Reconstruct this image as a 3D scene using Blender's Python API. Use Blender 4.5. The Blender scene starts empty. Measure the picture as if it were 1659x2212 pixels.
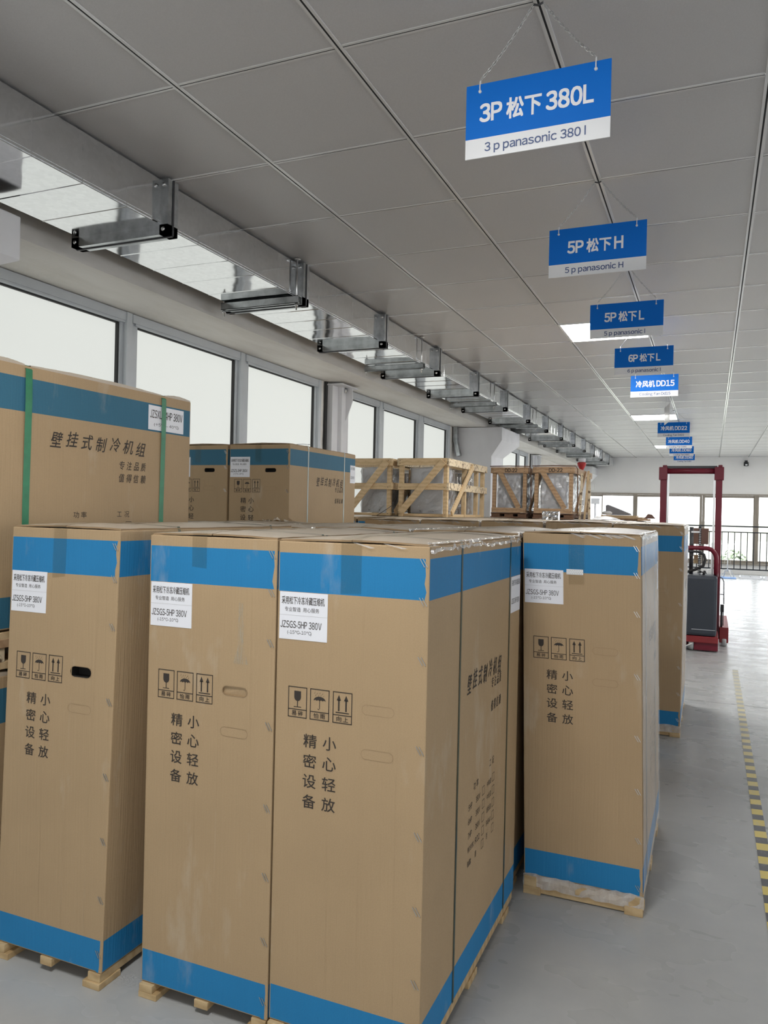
import bpy, bmesh, math, random
from mathutils import Vector, Matrix
R = random.Random(7)
sc = bpy.context.scene
COL = sc.collection

# ---------------------------------------------------------------- camera
IMG_W, IMG_H = 1659, 2212
FPX = 1666.67
YAW, PITCH, ROLL = 0.40127911, -0.001587, 0.0224189
CAM_H = 1.25
cam = bpy.data.cameras.new('camera'); cam_ob = bpy.data.objects.new('camera', cam); COL.objects.link(cam_ob)
cam.sensor_fit = 'HORIZONTAL'; cam.sensor_width = 36.0; cam.lens = 36.0 * FPX / IMG_W
cam.clip_start = 0.05; cam.clip_end = 300
_cy, _sy, _cp, _sp = math.cos(YAW), math.sin(YAW), math.cos(PITCH), math.sin(PITCH)
_f = Vector((-_sy*_cp, _cy*_cp, _sp)); _r0 = Vector((_cy, _sy, 0)); _u0 = _r0.cross(_f)
_r = math.cos(ROLL)*_r0 + math.sin(ROLL)*_u0; _u = -math.sin(ROLL)*_r0 + math.cos(ROLL)*_u0
_m = Matrix((_r, _u, -_f)).transposed().to_4x4(); _m.translation = (0, 0, CAM_H)
cam_ob.matrix_world = _m
sc.camera = cam_ob

# ---------------------------------------------------------------- light and exposure
SKY = 4.2            # overcast sky outside the far windows
FROST = 0.50         # daylight glowing through the frosted left windows
BACKWIN = 2.4        # windows of the wall behind the camera
RIGHTWIN = 2.0       # windows of the far right wall
LED = 30.0           # ceiling panels
sc.view_settings.view_transform = 'Standard'
try: sc.view_settings.look = 'None'
except Exception: pass
sc.view_settings.exposure = 0.38
sc.view_settings.gamma = 1.0
sc.view_settings.use_curve_mapping = False
sc.cycles.use_denoising = True
sc.cycles.max_bounces = 10
sc.cycles.diffuse_bounces = 6
sc.cycles.transparent_max_bounces = 24
sc.cycles.sample_clamp_indirect = 6.0
sc.cycles.caustics_reflective = False
sc.cycles.caustics_refractive = False
w = bpy.data.worlds.new('overcast'); sc.world = w; w.use_nodes = True
bg = w.node_tree.nodes['Background']; bg.inputs[0].default_value = (0.93, 0.97, 1.0, 1); bg.inputs[1].default_value = SKY

# ---------------------------------------------------------------- materials
def nodes_of(name):
    m = bpy.data.materials.new(name); m.use_nodes = True
    nt = m.node_tree; b = nt.nodes['Principled BSDF']
    return m, nt, b
def N(nt, t, **kw):
    n = nt.nodes.new(t)
    for k, v in kw.items(): setattr(n, k, v)
    return n
def objco(nt, scale=(1, 1, 1)):
    tc = N(nt, 'ShaderNodeTexCoord'); mp = N(nt, 'ShaderNodeMapping'); mp.inputs['Scale'].default_value = scale
    nt.links.new(tc.outputs['Object'], mp.inputs['Vector']); return mp.outputs['Vector']
def noise(nt, vec, scale, detail=3, rough=.55):
    n = N(nt, 'ShaderNodeTexNoise'); n.inputs['Scale'].default_value = scale
    n.inputs['Detail'].default_value = detail; n.inputs['Roughness'].default_value = rough
    nt.links.new(vec, n.inputs['Vector']); return n.outputs['Fac']
def ramp(nt, fac, stops):
    r = N(nt, 'ShaderNodeValToRGB'); e = r.color_ramp.elements
    e[0].position, e[0].color = stops[0][0], (*stops[0][1], 1)
    e[1].position, e[1].color = stops[-1][0], (*stops[-1][1], 1)
    for p, c in stops[1:-1]:
        x = e.new(p); x.color = (*c, 1)
    nt.links.new(fac, r.inputs['Fac']); return r.outputs['Color']
def bump(nt, b, h, strength, dist=.01):
    n = N(nt, 'ShaderNodeBump'); n.inputs['Strength'].default_value = strength; n.inputs['Distance'].default_value = dist
    nt.links.new(h, n.inputs['Height']); nt.links.new(n.outputs['Normal'], b.inputs['Normal'])
def mix(nt, fac, a, bb, blend='MIX'):
    n = N(nt, 'ShaderNodeMix', data_type='RGBA', blend_type=blend)
    if isinstance(fac, (int, float)): n.inputs[0].default_value = fac
    else: nt.links.new(fac, n.inputs[0])
    for i, v in ((6, a), (7, bb)):
        if isinstance(v, tuple): n.inputs[i].default_value = (*v, 1)
        else: nt.links.new(v, n.inputs[i])
    return n.outputs[2]
def c3(c, k): return tuple(min(1, x*k) for x in c)
def simple(name, col, rough=.6, metal=0, var=.08, vscale=6, bmp=0, bscale=60, spec=None, coat=0, stretch=(1, 1, 1)):
    m, nt, b = nodes_of(name); v = objco(nt, stretch)
    f = noise(nt, v, vscale)
    nt.links.new(ramp(nt, f, [(.3, c3(col, 1-var)), (.7, c3(col, 1+var))]), b.inputs['Base Color'])
    b.inputs['Roughness'].default_value = rough; b.inputs['Metallic'].default_value = metal
    if spec is not None: b.inputs['Specular IOR Level'].default_value = spec
    if coat: b.inputs['Coat Weight'].default_value = coat; b.inputs['Coat Roughness'].default_value = .15
    if bmp: bump(nt, b, noise(nt, v, bscale), bmp, .004)
    return m
def emit(name, col, s):
    m, nt, b = nodes_of(name); b.inputs['Base Color'].default_value = (*c3(col, .30), 1)
    b.inputs['Emission Color'].default_value = (*col, 1); b.inputs['Emission Strength'].default_value = s
    b.inputs['Roughness'].default_value = .7; b.inputs['Specular IOR Level'].default_value = .1
    return m

def carton_mat(name, col, spec=.25, rough=.62):
    m, nt, b = nodes_of(name); v = objco(nt)
    g = noise(nt, v, 420, 2); big = noise(nt, v, 3.2, 3)
    fl = noise(nt, objco(nt, (60, 60, 1.2)), 3, 2)
    base = ramp(nt, big, [(.3, c3(col, .93)), (.7, c3(col, 1.06))])
    base = mix(nt, .35, base, ramp(nt, g, [(.3, c3(col, .80)), (.7, c3(col, 1.18))]))
    # pale rubbed patches of dust
    oi = N(nt, 'ShaderNodeObjectInfo'); vm = N(nt, 'ShaderNodeVectorMath', operation='ADD')
    cb = N(nt, 'ShaderNodeCombineXYZ'); mu = N(nt, 'ShaderNodeMath', operation='MULTIPLY'); mu.inputs[1].default_value = 37
    nt.links.new(oi.outputs['Random'], mu.inputs[0]); nt.links.new(mu.outputs[0], cb.inputs[0]); nt.links.new(mu.outputs[0], cb.inputs[1])
    nt.links.new(objco(nt, (5, 5, 1.8)), vm.inputs[0]); nt.links.new(cb.outputs[0], vm.inputs[1])
    st = noise(nt, vm.outputs[0], 1.3, 5, .62)
    sf = ramp(nt, st, [(.60, (0, 0, 0)), (.78, (.38, .38, .38))])
    base = mix(nt, sf, base, (.60, .56, .48))
    nt.links.new(base, b.inputs['Base Color'])
    b.inputs['Roughness'].default_value = rough; b.inputs['Specular IOR Level'].default_value = spec
    ad = N(nt, 'ShaderNodeMath', operation='ADD'); nt.links.new(fl, ad.inputs[0]); nt.links.new(big, ad.inputs[1])
    bump(nt, b, ad.outputs[0], .25, .004)
    return m
BROWN = (.415, .295, .172)
M = {}
M['card'] = carton_mat('kraft_cardboard', BROWN)
M['blue'] = carton_mat('blue_printed_cardboard', (.020, .200, .44))
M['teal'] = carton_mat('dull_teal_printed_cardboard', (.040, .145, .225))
M['cardtop'] = carton_mat('cardboard_lid', (.47, .395, .31), .8, .38)  # greyer than the walls: window glare on the lids is put into the colour
M['cardedge'] = simple('cardboard_edge', (.30, .205, .115), .8)
M['cardcrease'] = simple('cardboard_crease', (.27, .18, .10), .8)
M['ink'] = simple('black_print', (.035, .027, .022), .7, var=.15)
M['paper'] = simple('white_paper', (.80, .81, .86), .5, var=.02)
M['hole'] = simple('dark_inside', (.012, .011, .011), .9)  # hand-hole recess coloured near black for the unlit inside of the carton
M['strap'] = simple('dark_green_strap', (.02, .045, .032), .35, var=.2)
M['gstrap'] = simple('green_strap', (.02, .19, .085), .35, var=.15, vscale=30)
M['clearstrap'] = simple('pale_strap', (.42, .47, .43), .25, var=.2)
M['steel'] = simple('staple_steel', (.62, .62, .62), .3, 1)
M['wood'] = None
def wood(name, a, bcol, rough=.65, bark=False):
    m, nt, b = nodes_of(name)
    v = objco(nt, (1, 1, 1)); n1 = noise(nt, objco(nt, (9, 9, 9)), 3, 5, .65)
    wv = N(nt, 'ShaderNodeTexWave', wave_type='RINGS'); wv.inputs['Scale'].default_value = 9; wv.inputs['Distortion'].default_value = 6
    wv.inputs['Detail'].default_value = 3; nt.links.new(v, wv.inputs['Vector'])
    c = mix(nt, .5, ramp(nt, wv.outputs['Fac'], [(.2, a), (.9, bcol)]), ramp(nt, n1, [(.3, a), (.7, bcol)]))
    if bark:
        k = noise(nt, v, 26, 6, .75)
        c = mix(nt, ramp(nt, k, [(.52, (0, 0, 0)), (.60, (1, 1, 1))]), c, (.10, .06, .035))
    nt.links.new(c, b.inputs['Base Color']); b.inputs['Roughness'].default_value = rough
    bump(nt, b, n1, .2, .003)
    return m
M['wood'] = wood('pale_pine', (.58, .43, .24), (.40, .27, .13))
M['crate'] = wood('crate_pine', (.66, .50, .30), (.50, .35, .19))
M['bark'] = wood('barked_pine', (.74, .64, .47), (.60, .47, .30), bark=True)
M['oldwood'] = wood('dark_pallet_wood', (.20, .105, .055), (.11, .055, .03))
M['oakcrate'] = wood('brown_crate_wood', (.50, .34, .20), (.33, .20, .11))

def film(name, tint, gloss, rough, bscale, bstr, cap=.6):
    m = bpy.data.materials.new(name); m.use_nodes = True; nt = m.node_tree
    nt.nodes.clear()
    o = N(nt, 'ShaderNodeOutputMaterial'); tr = N(nt, 'ShaderNodeBsdfTransparent'); tr.inputs[0].default_value = (*tint, 1)
    gl = N(nt, 'ShaderNodeBsdfGlossy'); gl.inputs['Roughness'].default_value = rough
    fr = N(nt, 'ShaderNodeFresnel'); fr.inputs[0].default_value = 1.45
    v = objco(nt); n = noise(nt, v, bscale, 4, .6)
    bp = N(nt, 'ShaderNodeBump'); bp.inputs['Strength'].default_value = bstr; bp.inputs['Distance'].default_value = .01
    nt.links.new(n, bp.inputs['Height']); nt.links.new(bp.outputs[0], gl.inputs['Normal']); nt.links.new(bp.outputs[0], fr.inputs['Normal'])
    ma = N(nt, 'ShaderNodeMath', operation='MULTIPLY'); ma.inputs[1].default_value = gloss; ma.use_clamp = True
    mn = N(nt, 'ShaderNodeMath', operation='MINIMUM'); mn.inputs[1].default_value = cap
    nt.links.new(fr.outputs[0], ma.inputs[0]); nt.links.new(ma.outputs[0], mn.inputs[0])
    mx = N(nt, 'ShaderNodeMixShader'); nt.links.new(mn.outputs[0], mx.inputs[0])
    nt.links.new(tr.outputs[0], mx.inputs[1]); nt.links.new(gl.outputs[0], mx.inputs[2]); nt.links.new(mx.outputs[0], o.inputs[0])
    return m
M['tape'] = film('clear_packing_tape', (.93, .92, .89), .5, .2, 30, .2, .2)
def milky(name, k, col=.78):
    m, nt, b = nodes_of(name); b.inputs['Base Color'].default_value = (col, col, col, 1); b.inputs['Roughness'].default_value = .22
    n = noise(nt, objco(nt, (1, 1, .5)), 24, 4, .65)
    nt.links.new(ramp(nt, n, [(.32, (k*.78,)*3), (.70, (min(1, k*1.3),)*3)]), b.inputs['Alpha']); bump(nt, b, n, .6, .01); return m
M['milk'] = milky('gathered_milky_film', .42)
M['haze'] = milky('milky_stretch_film', .36, .74)
M['film'] = film('stretch_film', (.96, .96, .96), .7, .30, 22, .5, .15)
M['wrap'] = film('crinkled_plastic_wrap', (.985, .985, .99), 4.5, .10, 26, 1.0, .7)
M['glass'] = film('window_glass', (.97, .98, .98), .8, .02, 1, 0, .3)

M['wall'] = simple('white_wall_paint', (.84, .83, .81), .7, var=.02, vscale=2)
M['col'] = simple('grey_white_column_paint', (.74, .74, .76), .75, var=.05, vscale=4, bmp=.15, bscale=25)
M['frame'] = simple('grey_window_frame', (.56, .59, .62), .35, var=.04)
M['gasket'] = simple('black_gasket', (.02, .02, .02), .6)
M['bframe'] = simple('beige_window_frame', (.30, .26, .215), .45, var=.05)
M['tbar'] = simple('white_ceiling_bar', (.74, .735, .735), .18, var=.02, spec=1.0)
M['groove'] = simple('dark_groove', (.012, .012, .014), .8)
def plaster():
    m, nt, b = nodes_of('stained_plaster'); v = objco(nt)
    k = noise(nt, objco(nt, (2, .5, 2)), 2.5, 6, .65)
    c = ramp(nt, k, [(.25, (.68, .65, .60)), (.55, (.80, .775, .74)), (.8, (.84, .82, .79))])
    s = noise(nt, objco(nt, (10, 3, 10)), 4, 6, .8)
    c = mix(nt, ramp(nt, s, [(.70, (0, 0, 0)), (.76, (.6, .6, .6))]), c, (.35, .30, .25))
    nt.links.new(c, b.inputs['Base Color']); b.inputs['Roughness'].default_value = .8
    bump(nt, b, noise(nt, v, 20, 5), .2, .01)
    return m
M['plaster'] = plaster()
def ceil_mat():
    m, nt, b = nodes_of('ceiling_tile_vinyl'); v = objco(nt)
    n = noise(nt, v, 240, 2); big = noise(nt, v, .5, 2)
    nt.links.new(mix(nt, .5, ramp(nt, n, [(.3, (.545, .535, .54)), (.7, (.625, .615, .62))]), ramp(nt, big, [(.3, (.575, .565, .57)), (.7, (.605, .595, .60))])), b.inputs['Base Color'])
    b.inputs['Roughness'].default_value = .42
    bump(nt, b, n, .12, .002)
    return m
M['tile'] = ceil_mat()
def floor_mat():
    m, nt, b = nodes_of('polished_concrete'); v = objco(nt)
    a = noise(nt, v, 1.1, 6, .6); c = noise(nt, v, 9, 5, .65); st = noise(nt, objco(nt, (.8, 1.3, 1)), 4.6, 3, .5)
    col = mix(nt, .5, ramp(nt, a, [(.3, (.36, .37, .378)), (.7, (.45, .46, .46))]), ramp(nt, c, [(.3, (.38, .39, .395)), (.7, (.44, .45, .445))]))
    sp = noise(nt, v, 28, 6, .8)
    col = mix(nt, ramp(nt, sp, [(.73, (0, 0, 0)), (.78, (.7, .7, .7))]), col, (.13, .13, .13))
    nt.links.new(col, b.inputs['Base Color'])
    rr = ramp(nt, st, [(.3, (.22, .22, .22)), (.7, (.34, .34, .34))]); nt.links.new(rr, b.inputs['Roughness'])
    b.inputs['Specular IOR Level'].default_value = .30
    ad = N(nt, 'ShaderNodeMath', operation='ADD'); nt.links.new(st, ad.inputs[0]); nt.links.new(a, ad.inputs[1])
    bump(nt, b, ad.outputs[0], .10, .02)
    return m
M['floor'] = floor_mat()
M['joint'] = simple('floor_joint', (.07, .07, .07), .8)
def hazard():
    m, nt, b = nodes_of('hazard_tape'); tc = N(nt, 'ShaderNodeTexCoord'); sx = N(nt, 'ShaderNodeSeparateXYZ')
    nt.links.new(tc.outputs['Object'], sx.inputs[0])
    k = N(nt, 'ShaderNodeMath', operation='MULTIPLY_ADD'); k.inputs[1].default_value = -.12; nt.links.new(sx.outputs['X'], k.inputs[0]); nt.links.new(sx.outputs['Y'], k.inputs[2])
    d = N(nt, 'ShaderNodeMath', operation='DIVIDE'); d.inputs[1].default_value = .1265; nt.links.new(k.outputs[0], d.inputs[0])
    f = N(nt, 'ShaderNodeMath', operation='FRACT'); nt.links.new(d.outputs[0], f.inputs[0])
    g = N(nt, 'ShaderNodeMath', operation='GREATER_THAN'); g.inputs[1].default_value = .48; nt.links.new(f.outputs[0], g.inputs[0])
    c = mix(nt, g.outputs[0], (.055, .055, .065), (.66, .52, .11))
    dn = noise(nt, objco(nt), 18, 5, .7)
    c = mix(nt, ramp(nt, dn, [(.55, (0, 0, 0)), (.78, (.5, .5, .5))]), c, (.34, .34, .33))
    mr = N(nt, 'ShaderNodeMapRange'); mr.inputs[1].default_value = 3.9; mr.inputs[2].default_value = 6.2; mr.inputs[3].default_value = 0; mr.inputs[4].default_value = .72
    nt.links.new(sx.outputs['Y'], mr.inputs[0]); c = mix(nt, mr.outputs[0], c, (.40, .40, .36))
    nt.links.new(c, b.inputs['Base Color']); b.inputs['Roughness'].default_value = .38
    return m
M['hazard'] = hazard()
def galv():
    m, nt, b = nodes_of('galvanised_sheet'); v = objco(nt)
    vo = N(nt, 'ShaderNodeTexVoronoi'); vo.inputs['Scale'].default_value = 55; nt.links.new(v, vo.inputs['Vector'])
    nt.links.new(ramp(nt, vo.outputs['Color'], [(.0, (.74, .75, .76)), (1, (.82, .83, .84))]), b.inputs['Base Color'])
    b.inputs['Metallic'].default_value = 1
    b.inputs['Roughness'].default_value = .10
    bump(nt, b, noise(nt, v, 2.6, 2), .20, .03)
    return m
M['galv'] = galv()
M['galvdark'] = simple('galvanised_flange', (.48, .50, .51), .30, 1, var=.3, vscale=14)
M['frost'] = emit('frosted_window_film', (.97, 1.0, .95), FROST)
M['led'] = emit('lit_diffuser', (1, .99, .96), LED)
M['backwin'] = emit('bright_window', (.97, .99, 1), BACKWIN)
M['rightwin'] = emit('daylit_side_window', (.97, .99, 1), RIGHTWIN)
M['white'] = simple('white_enamel', (.80, .80, .80), .4, var=.02)
M['signblue'] = simple('sign_blue', (.002, .155, .62), .5, var=.03, vscale=2, spec=.15)
M['signwhite'] = simple('sign_white', (.80, .81, .83), .3, var=.02)
M['signtext'] = simple('sign_white_lettering', (.86, .87, .90), .4, var=.02)
M['signnavy'] = simple('sign_navy_lettering', (.030, .070, .21), .4, var=.03)
M['chain'] = simple('chain_steel', (.55, .55, .55), .3, 1)
M['pencil'] = simple('faint_pen', (.55, .55, .56), .6)
M['unit'] = simple('grey_enamel', (.78, .80, .84), .4, var=.04)
M['dark'] = simple('dark_metal', (.045, .045, .05), .45, var=.2)
M['red'] = simple('maroon_paint', (.15, .010, .024), .35, var=.08, spec=.35)
M['red2'] = simple('red_paint', (.24, .018, .022), .45, var=.1)
M['slate'] = simple('slate_plastic', (.032, .041, .056), .5, var=.05)
M['rubber'] = simple('black_rubber', (.02, .02, .022), .5)
M['greywheel'] = simple('grey_wheel', (.45, .47, .47), .5)
M['brownpanel'] = simple('brown_panel', (.22, .12, .09), .6)
M['rail'] = simple('dark_rail', (.025, .028, .034), .55, var=.1, spec=.2)
M['foam'] = simple('grey_foam', (.27, .27, .29), .8)
M['bag'] = simple('white_bag', (.75, .75, .75), .5, bmp=.5, bscale=12)
M['redcap'] = simple('red_cap', (.50, .035, .035), .45)
M['silver'] = simple('silver_foil', (.75, .77, .80), .18, 1, bmp=.6, bscale=25)
M['matblue'] = simple('blue_mat', (.08, .22, .52), .6)
M['green'] = simple('hedge_leaves', (.30, .36, .25), .8, var=.4, vscale=5)
M['field'] = simple('pale_field', (.50, .50, .43), .9, var=.2, vscale=.3)
M['bldg'] = simple('pale_building', (.6, .62, .64), .8)
M['bldgblue'] = simple('blue_cladding', (.10, .28, .62), .6)

# ---------------------------------------------------------------- mesh helpers
class MB:
    def __init__(s): s.v, s.f, s.m, s.sm = [], [], [], []; s.mats = []
    def mi(s, mat):
        if mat not in s.mats: s.mats.append(mat)
        return s.mats.index(mat)
    def add(s, vs, fs, mat, smooth=False):
        o = len(s.v); k = s.mi(mat); s.v += [tuple(p) for p in vs]
        for f in fs: s.f.append(tuple(i+o for i in f)); s.m.append(k); s.sm.append(smooth)
    def box(s, a, b, mat, rot=None, c=None):
        x0, y0, z0 = a; x1, y1, z1 = b
        vs = [Vector(p) for p in ((x0, y0, z0), (x1, y0, z0), (x1, y1, z0), (x0, y1, z0), (x0, y0, z1), (x1, y0, z1), (x1, y1, z1), (x0, y1, z1))]
        if rot is not None: vs = [rot @ p + Vector(c) for p in vs]
        s.add(vs, [(0, 3, 2, 1), (4, 5, 6, 7), (0, 1, 5, 4), (1, 2, 6, 5), (2, 3, 7, 6), (3, 0, 4, 7)], mat)
    def beam(s, p, q, wa, wb, mat, up=(0, 0, 1)):
        """rectangular bar from p to q: wa across (perp. to up), wb along up"""
        p, q = Vector(p), Vector(q); d = (q-p).normalized(); upv = Vector(up)
        sx = d.cross(upv)
        if sx.length < 1e-5: sx = d.cross(Vector((1, 0, 0)))
        sx.normalize(); sy = sx.cross(d).normalized()
        vs = []
        for e in (p, q):
            for a, b in ((-1, -1), (1, -1), (1, 1), (-1, 1)): vs.append(e + sx*a*wa/2 + sy*b*wb/2)
        s.add(vs, [(3, 2, 1, 0), (4, 5, 6, 7), (0, 1, 5, 4), (1, 2, 6, 5), (2, 3, 7, 6), (3, 0, 4, 7)], mat)
    def tube(s, pts, r, mat, n=10, closed=False, smooth=True):
        pts = [Vector(p) for p in pts]; L = len(pts); vs = []; prev = None
        for i, p in enumerate(pts):
            if closed: d = pts[(i+1) % L] - pts[i-1]
            else: d = pts[min(i+1, L-1)] - pts[max(i-1, 0)]
            d.normalize()
            if prev is None:
                a = d.cross(Vector((0, 0, 1)))
                if a.length < 1e-4: a = d.cross(Vector((1, 0, 0)))
            else: a = prev - d*prev.dot(d)
            a.normalize(); prev = a; b = d.cross(a)
            for k in range(n):
                t = 2*math.pi*k/n; vs.append(p + (a*math.cos(t)+b*math.sin(t))*r)
        fs = []
        for i in range(L if closed else L-1):
            j = (i+1) % L
            for k in range(n): fs.append((i*n+k, i*n+(k+1) % n, j*n+(k+1) % n, j*n+k))
        if not closed: fs += [tuple(range(n-1, -1, -1)), tuple((L-1)*n+k for k in range(n))]
        s.add(vs, fs, mat, smooth)
    def lathe(s, prof, c, mat, n=20, axis='z', smooth=True):
        vs = []; L = len(prof)
        for r, h in prof:
            for k in range(n):
                t = 2*math.pi*k/n; a, b = r*math.cos(t), r*math.sin(t)
                p = (a, b, h) if axis == 'z' else ((h, a, b) if axis == 'x' else (a, h, b))
                vs.append((p[0]+c[0], p[1]+c[1], p[2]+c[2]))
        fs = [(i*n+k, i*n+(k+1) % n, (i+1)*n+(k+1) % n, (i+1)*n+k) for i in range(L-1) for k in range(n)]
        fs += [tuple(range(n-1, -1, -1)), tuple((L-1)*n+k for k in range(n))]
        s.add(vs, fs, mat, smooth)
    def prism(s, poly, O, U, V, th, mat):
        """polygon (u,v) on plane O,U,V extruded by th along U x V"""
        O, U, V = Vector(O), Vector(U), Vector(V); Nn = U.cross(V).normalized(); n = len(poly)
        vs = [O+U*a+V*b for a, b in poly] + [O+U*a+V*b+Nn*th for a, b in poly]
        fs = [tuple(range(n-1, -1, -1)), tuple(range(n, 2*n))] + [(i, (i+1) % n, n+(i+1) % n, n+i) for i in range(n)]
        s.add(vs, fs, mat)
    def flat(s, polys, O, U, V, mat):
        O, U, V = Vector(O), Vector(U), Vector(V)
        for poly in polys: s.add([O+U*a+V*b for a, b in poly], [tuple(range(len(poly)))], mat)
    def ring(s, outer, inner, O, U, V, mat):
        O, U, V = Vector(O), Vector(U), Vector(V); n = len(outer)
        vs = [O+U*a+V*b for a, b in outer] + [O+U*a+V*b for a, b in inner]
        s.add(vs, [(i, (i+1) % n, n+(i+1) % n, n+i) for i in range(n)], mat)
    def grid(s, O, U, V, us, vs_, matf, dispf=None):
        O, U, V = Vector(O), Vector(U), Vector(V); Nn = U.cross(V).normalized(); P = []
        for j, b in enumerate(vs_):
            for i, a in enumerate(us):
                da, db, dn = dispf(a, b, i, j) if dispf else (0, 0, 0)
                P.append(O+U*(a+da)+V*(b+db)+Nn*dn)
        nu = len(us)
        for j in range(len(vs_)-1):
            for i in range(nu-1):
                mt = matf(i, j)
                if mt is None: continue
                s.add([P[j*nu+i], P[j*nu+i+1], P[(j+1)*nu+i+1], P[(j+1)*nu+i]], [(0, 1, 2, 3)], mt)
    def build(s, name, parent=None, bevel=0, merge=False, loc=None, rotz=0, bevmat=None):
        me = bpy.data.meshes.new(name); me.from_pydata(s.v, [], s.f)
        for mt in s.mats: me.materials.append(mt)
        for p, k, q in zip(me.polygons, s.m, s.sm): p.material_index = k; p.use_smooth = q
        if merge or bevel:
            b = bmesh.new(); b.from_mesh(me)
            bmesh.ops.remove_doubles(b, verts=b.verts, dist=2e-5)
            bmesh.ops.recalc_face_normals(b, faces=b.faces)
            if bevel:
                ed = [e for e in b.edges if len(e.link_faces) == 2 and e.calc_face_angle(0) > .9]
                bmesh.ops.bevel(b, geom=ed, offset=bevel, segments=2, affect='EDGES', profile=.6, clamp_overlap=True, material=s.mi(bevmat) if bevmat else -1)
            b.to_mesh(me); b.free()
        me.update()
        o = bpy.data.objects.new(name, me); COL.objects.link(o)
        if parent: o.parent = parent
        if loc is not None: o.location = loc
        if rotz: o.rotation_euler.z = rotz
        return o
def thing(name, label, cat, loc=(0, 0, 0), rotz=0, group=None):
    o = bpy.data.objects.new(name, None); COL.objects.link(o); o.empty_display_size = .1
    o.location = loc; o.rotation_euler = (0, 0, rotz); tag(o, label, cat, group); return o
def tag(o, label, cat, group=None, kind=None):
    if label: o['label'] = label
    if cat: o['category'] = cat
    if group: o['group'] = group
    if kind: o['kind'] = kind
    return o
def struct(o): o['kind'] = 'structure'; return o
def copy_tree(o, parent=None):
    c = o.copy(); COL.objects.link(c)
    if parent: c.parent = parent
    for ch in list(o.children): copy_tree(ch, c)
    return c

# ---------------------------------------------------------------- lettering
_gc, _tc = {}, {}
def glyph(ch, shear):
    if ch == 'l': return [(.1, 0), (.19, 0), (.19, .76), (.1, .76)], [(0, 1, 2, 3)]
    """outline mesh of one character in em units: (verts, faces)"""
    key = (ch, shear)
    if key in _gc: return _gc[key]
    cu = bpy.data.curves.new('tmp_text', 'FONT'); cu.body = ch; cu.size = 1; cu.shear = shear; cu.resolution_u = 3
    o = bpy.data.objects.new('tmp_text', cu); COL.objects.link(o)
    dg = bpy.context.evaluated_depsgraph_get(); dg.update()
    me = bpy.data.meshes.new_from_object(o.evaluated_get(dg))
    r_ = ([(v.co.x, v.co.y) for v in me.vertices], [tuple(p.vertices) for p in me.polygons])
    bpy.data.objects.remove(o); bpy.data.curves.remove(cu); bpy.data.meshes.remove(me)
    _gc[key] = r_; return r_
def text2d(s, bold=0.0, shear=0.0, space=1.0):
    """a line of lettering, normalised to its own bounding box: (verts, faces, width, height).
    Latin letters use the full-width grotesque forms set close; bold strokes are struck several times side by side"""
    key = (s, bold, shear, space)
    if key in _tc: return _tc[key]
    vs, fs, x = [], [], 0.0
    for ch in s:
        if ch == ' ': x += .26; continue
        lat = 0x21 <= ord(ch) <= 0x7e
        v, f = glyph(chr(ord(ch)+0xFEE0) if lat and ch not in '-~l()' else ch, shear)
        if not v and lat: v, f = glyph(ch, shear)
        if not v: x += .3; continue
        a0 = min(p[0] for p in v); a1 = max(p[0] for p in v)
        dx = x-a0 if lat else x
        x += (a1-a0+.085*space) if lat else 1.0*space
        off = [(0, 0)] if bold <= 0 else [(-bold, -bold), (bold, -bold), (bold, bold), (-bold, bold), (0, bold), (0, -bold), (bold, 0), (-bold, 0)]
        for L_, (ox, oy) in enumerate(off):
            k = len(vs); vs += [(p+dx+ox, q+oy, L_) for p, q in v]; fs += [tuple(i+k for i in t_) for t_ in f]
    if not vs: _tc[key] = ([], [], 1, 1); return _tc[key]
    x0 = min(a[0] for a in vs); x1 = max(a[0] for a in vs); y0 = min(a[1] for a in vs); y1 = max(a[1] for a in vs)
    _tc[key] = ([(a-x0, b-y0, c) for a, b, c in vs], fs, x1-x0, y1-y0)
    return _tc[key]
def put_text(mb, s, u0, v0, wd, ht, O, U, V, mat, bold=0.0, shear=0.0, space=1.0, up=True):
    vs, fs, tw, th = text2d(s, bold, shear, space)
    if not vs: return
    O, U, V = Vector(O), Vector(U), Vector(V); kx = wd/tw if wd else ht/th; ky = ht/th
    Nn = U.cross(V).normalized()*.00003
    P = [O+U*(u0+a*kx)+V*(v0+b*ky)+Nn*c for a, b, c in vs]
    mb.add(P, fs, mat)
def stadium(u0, u1, v0, v1, n=6, grow=0):
    u0 -= grow; u1 += grow; v0 -= grow; v1 += grow
    r = min((v1-v0)/2, (u1-u0)/2); cy = (v0+v1)/2; P = []
    for k in range(n+1):
        t = -math.pi/2+math.pi*k/n; P.append((u1-r+r*math.cos(t), cy+r*math.sin(t)))
    for k in range(n+1):
        t = math.pi/2+math.pi*k/n; P.append((u0+r+r*math.cos(t), cy+r*math.sin(t)))
    return P
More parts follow.
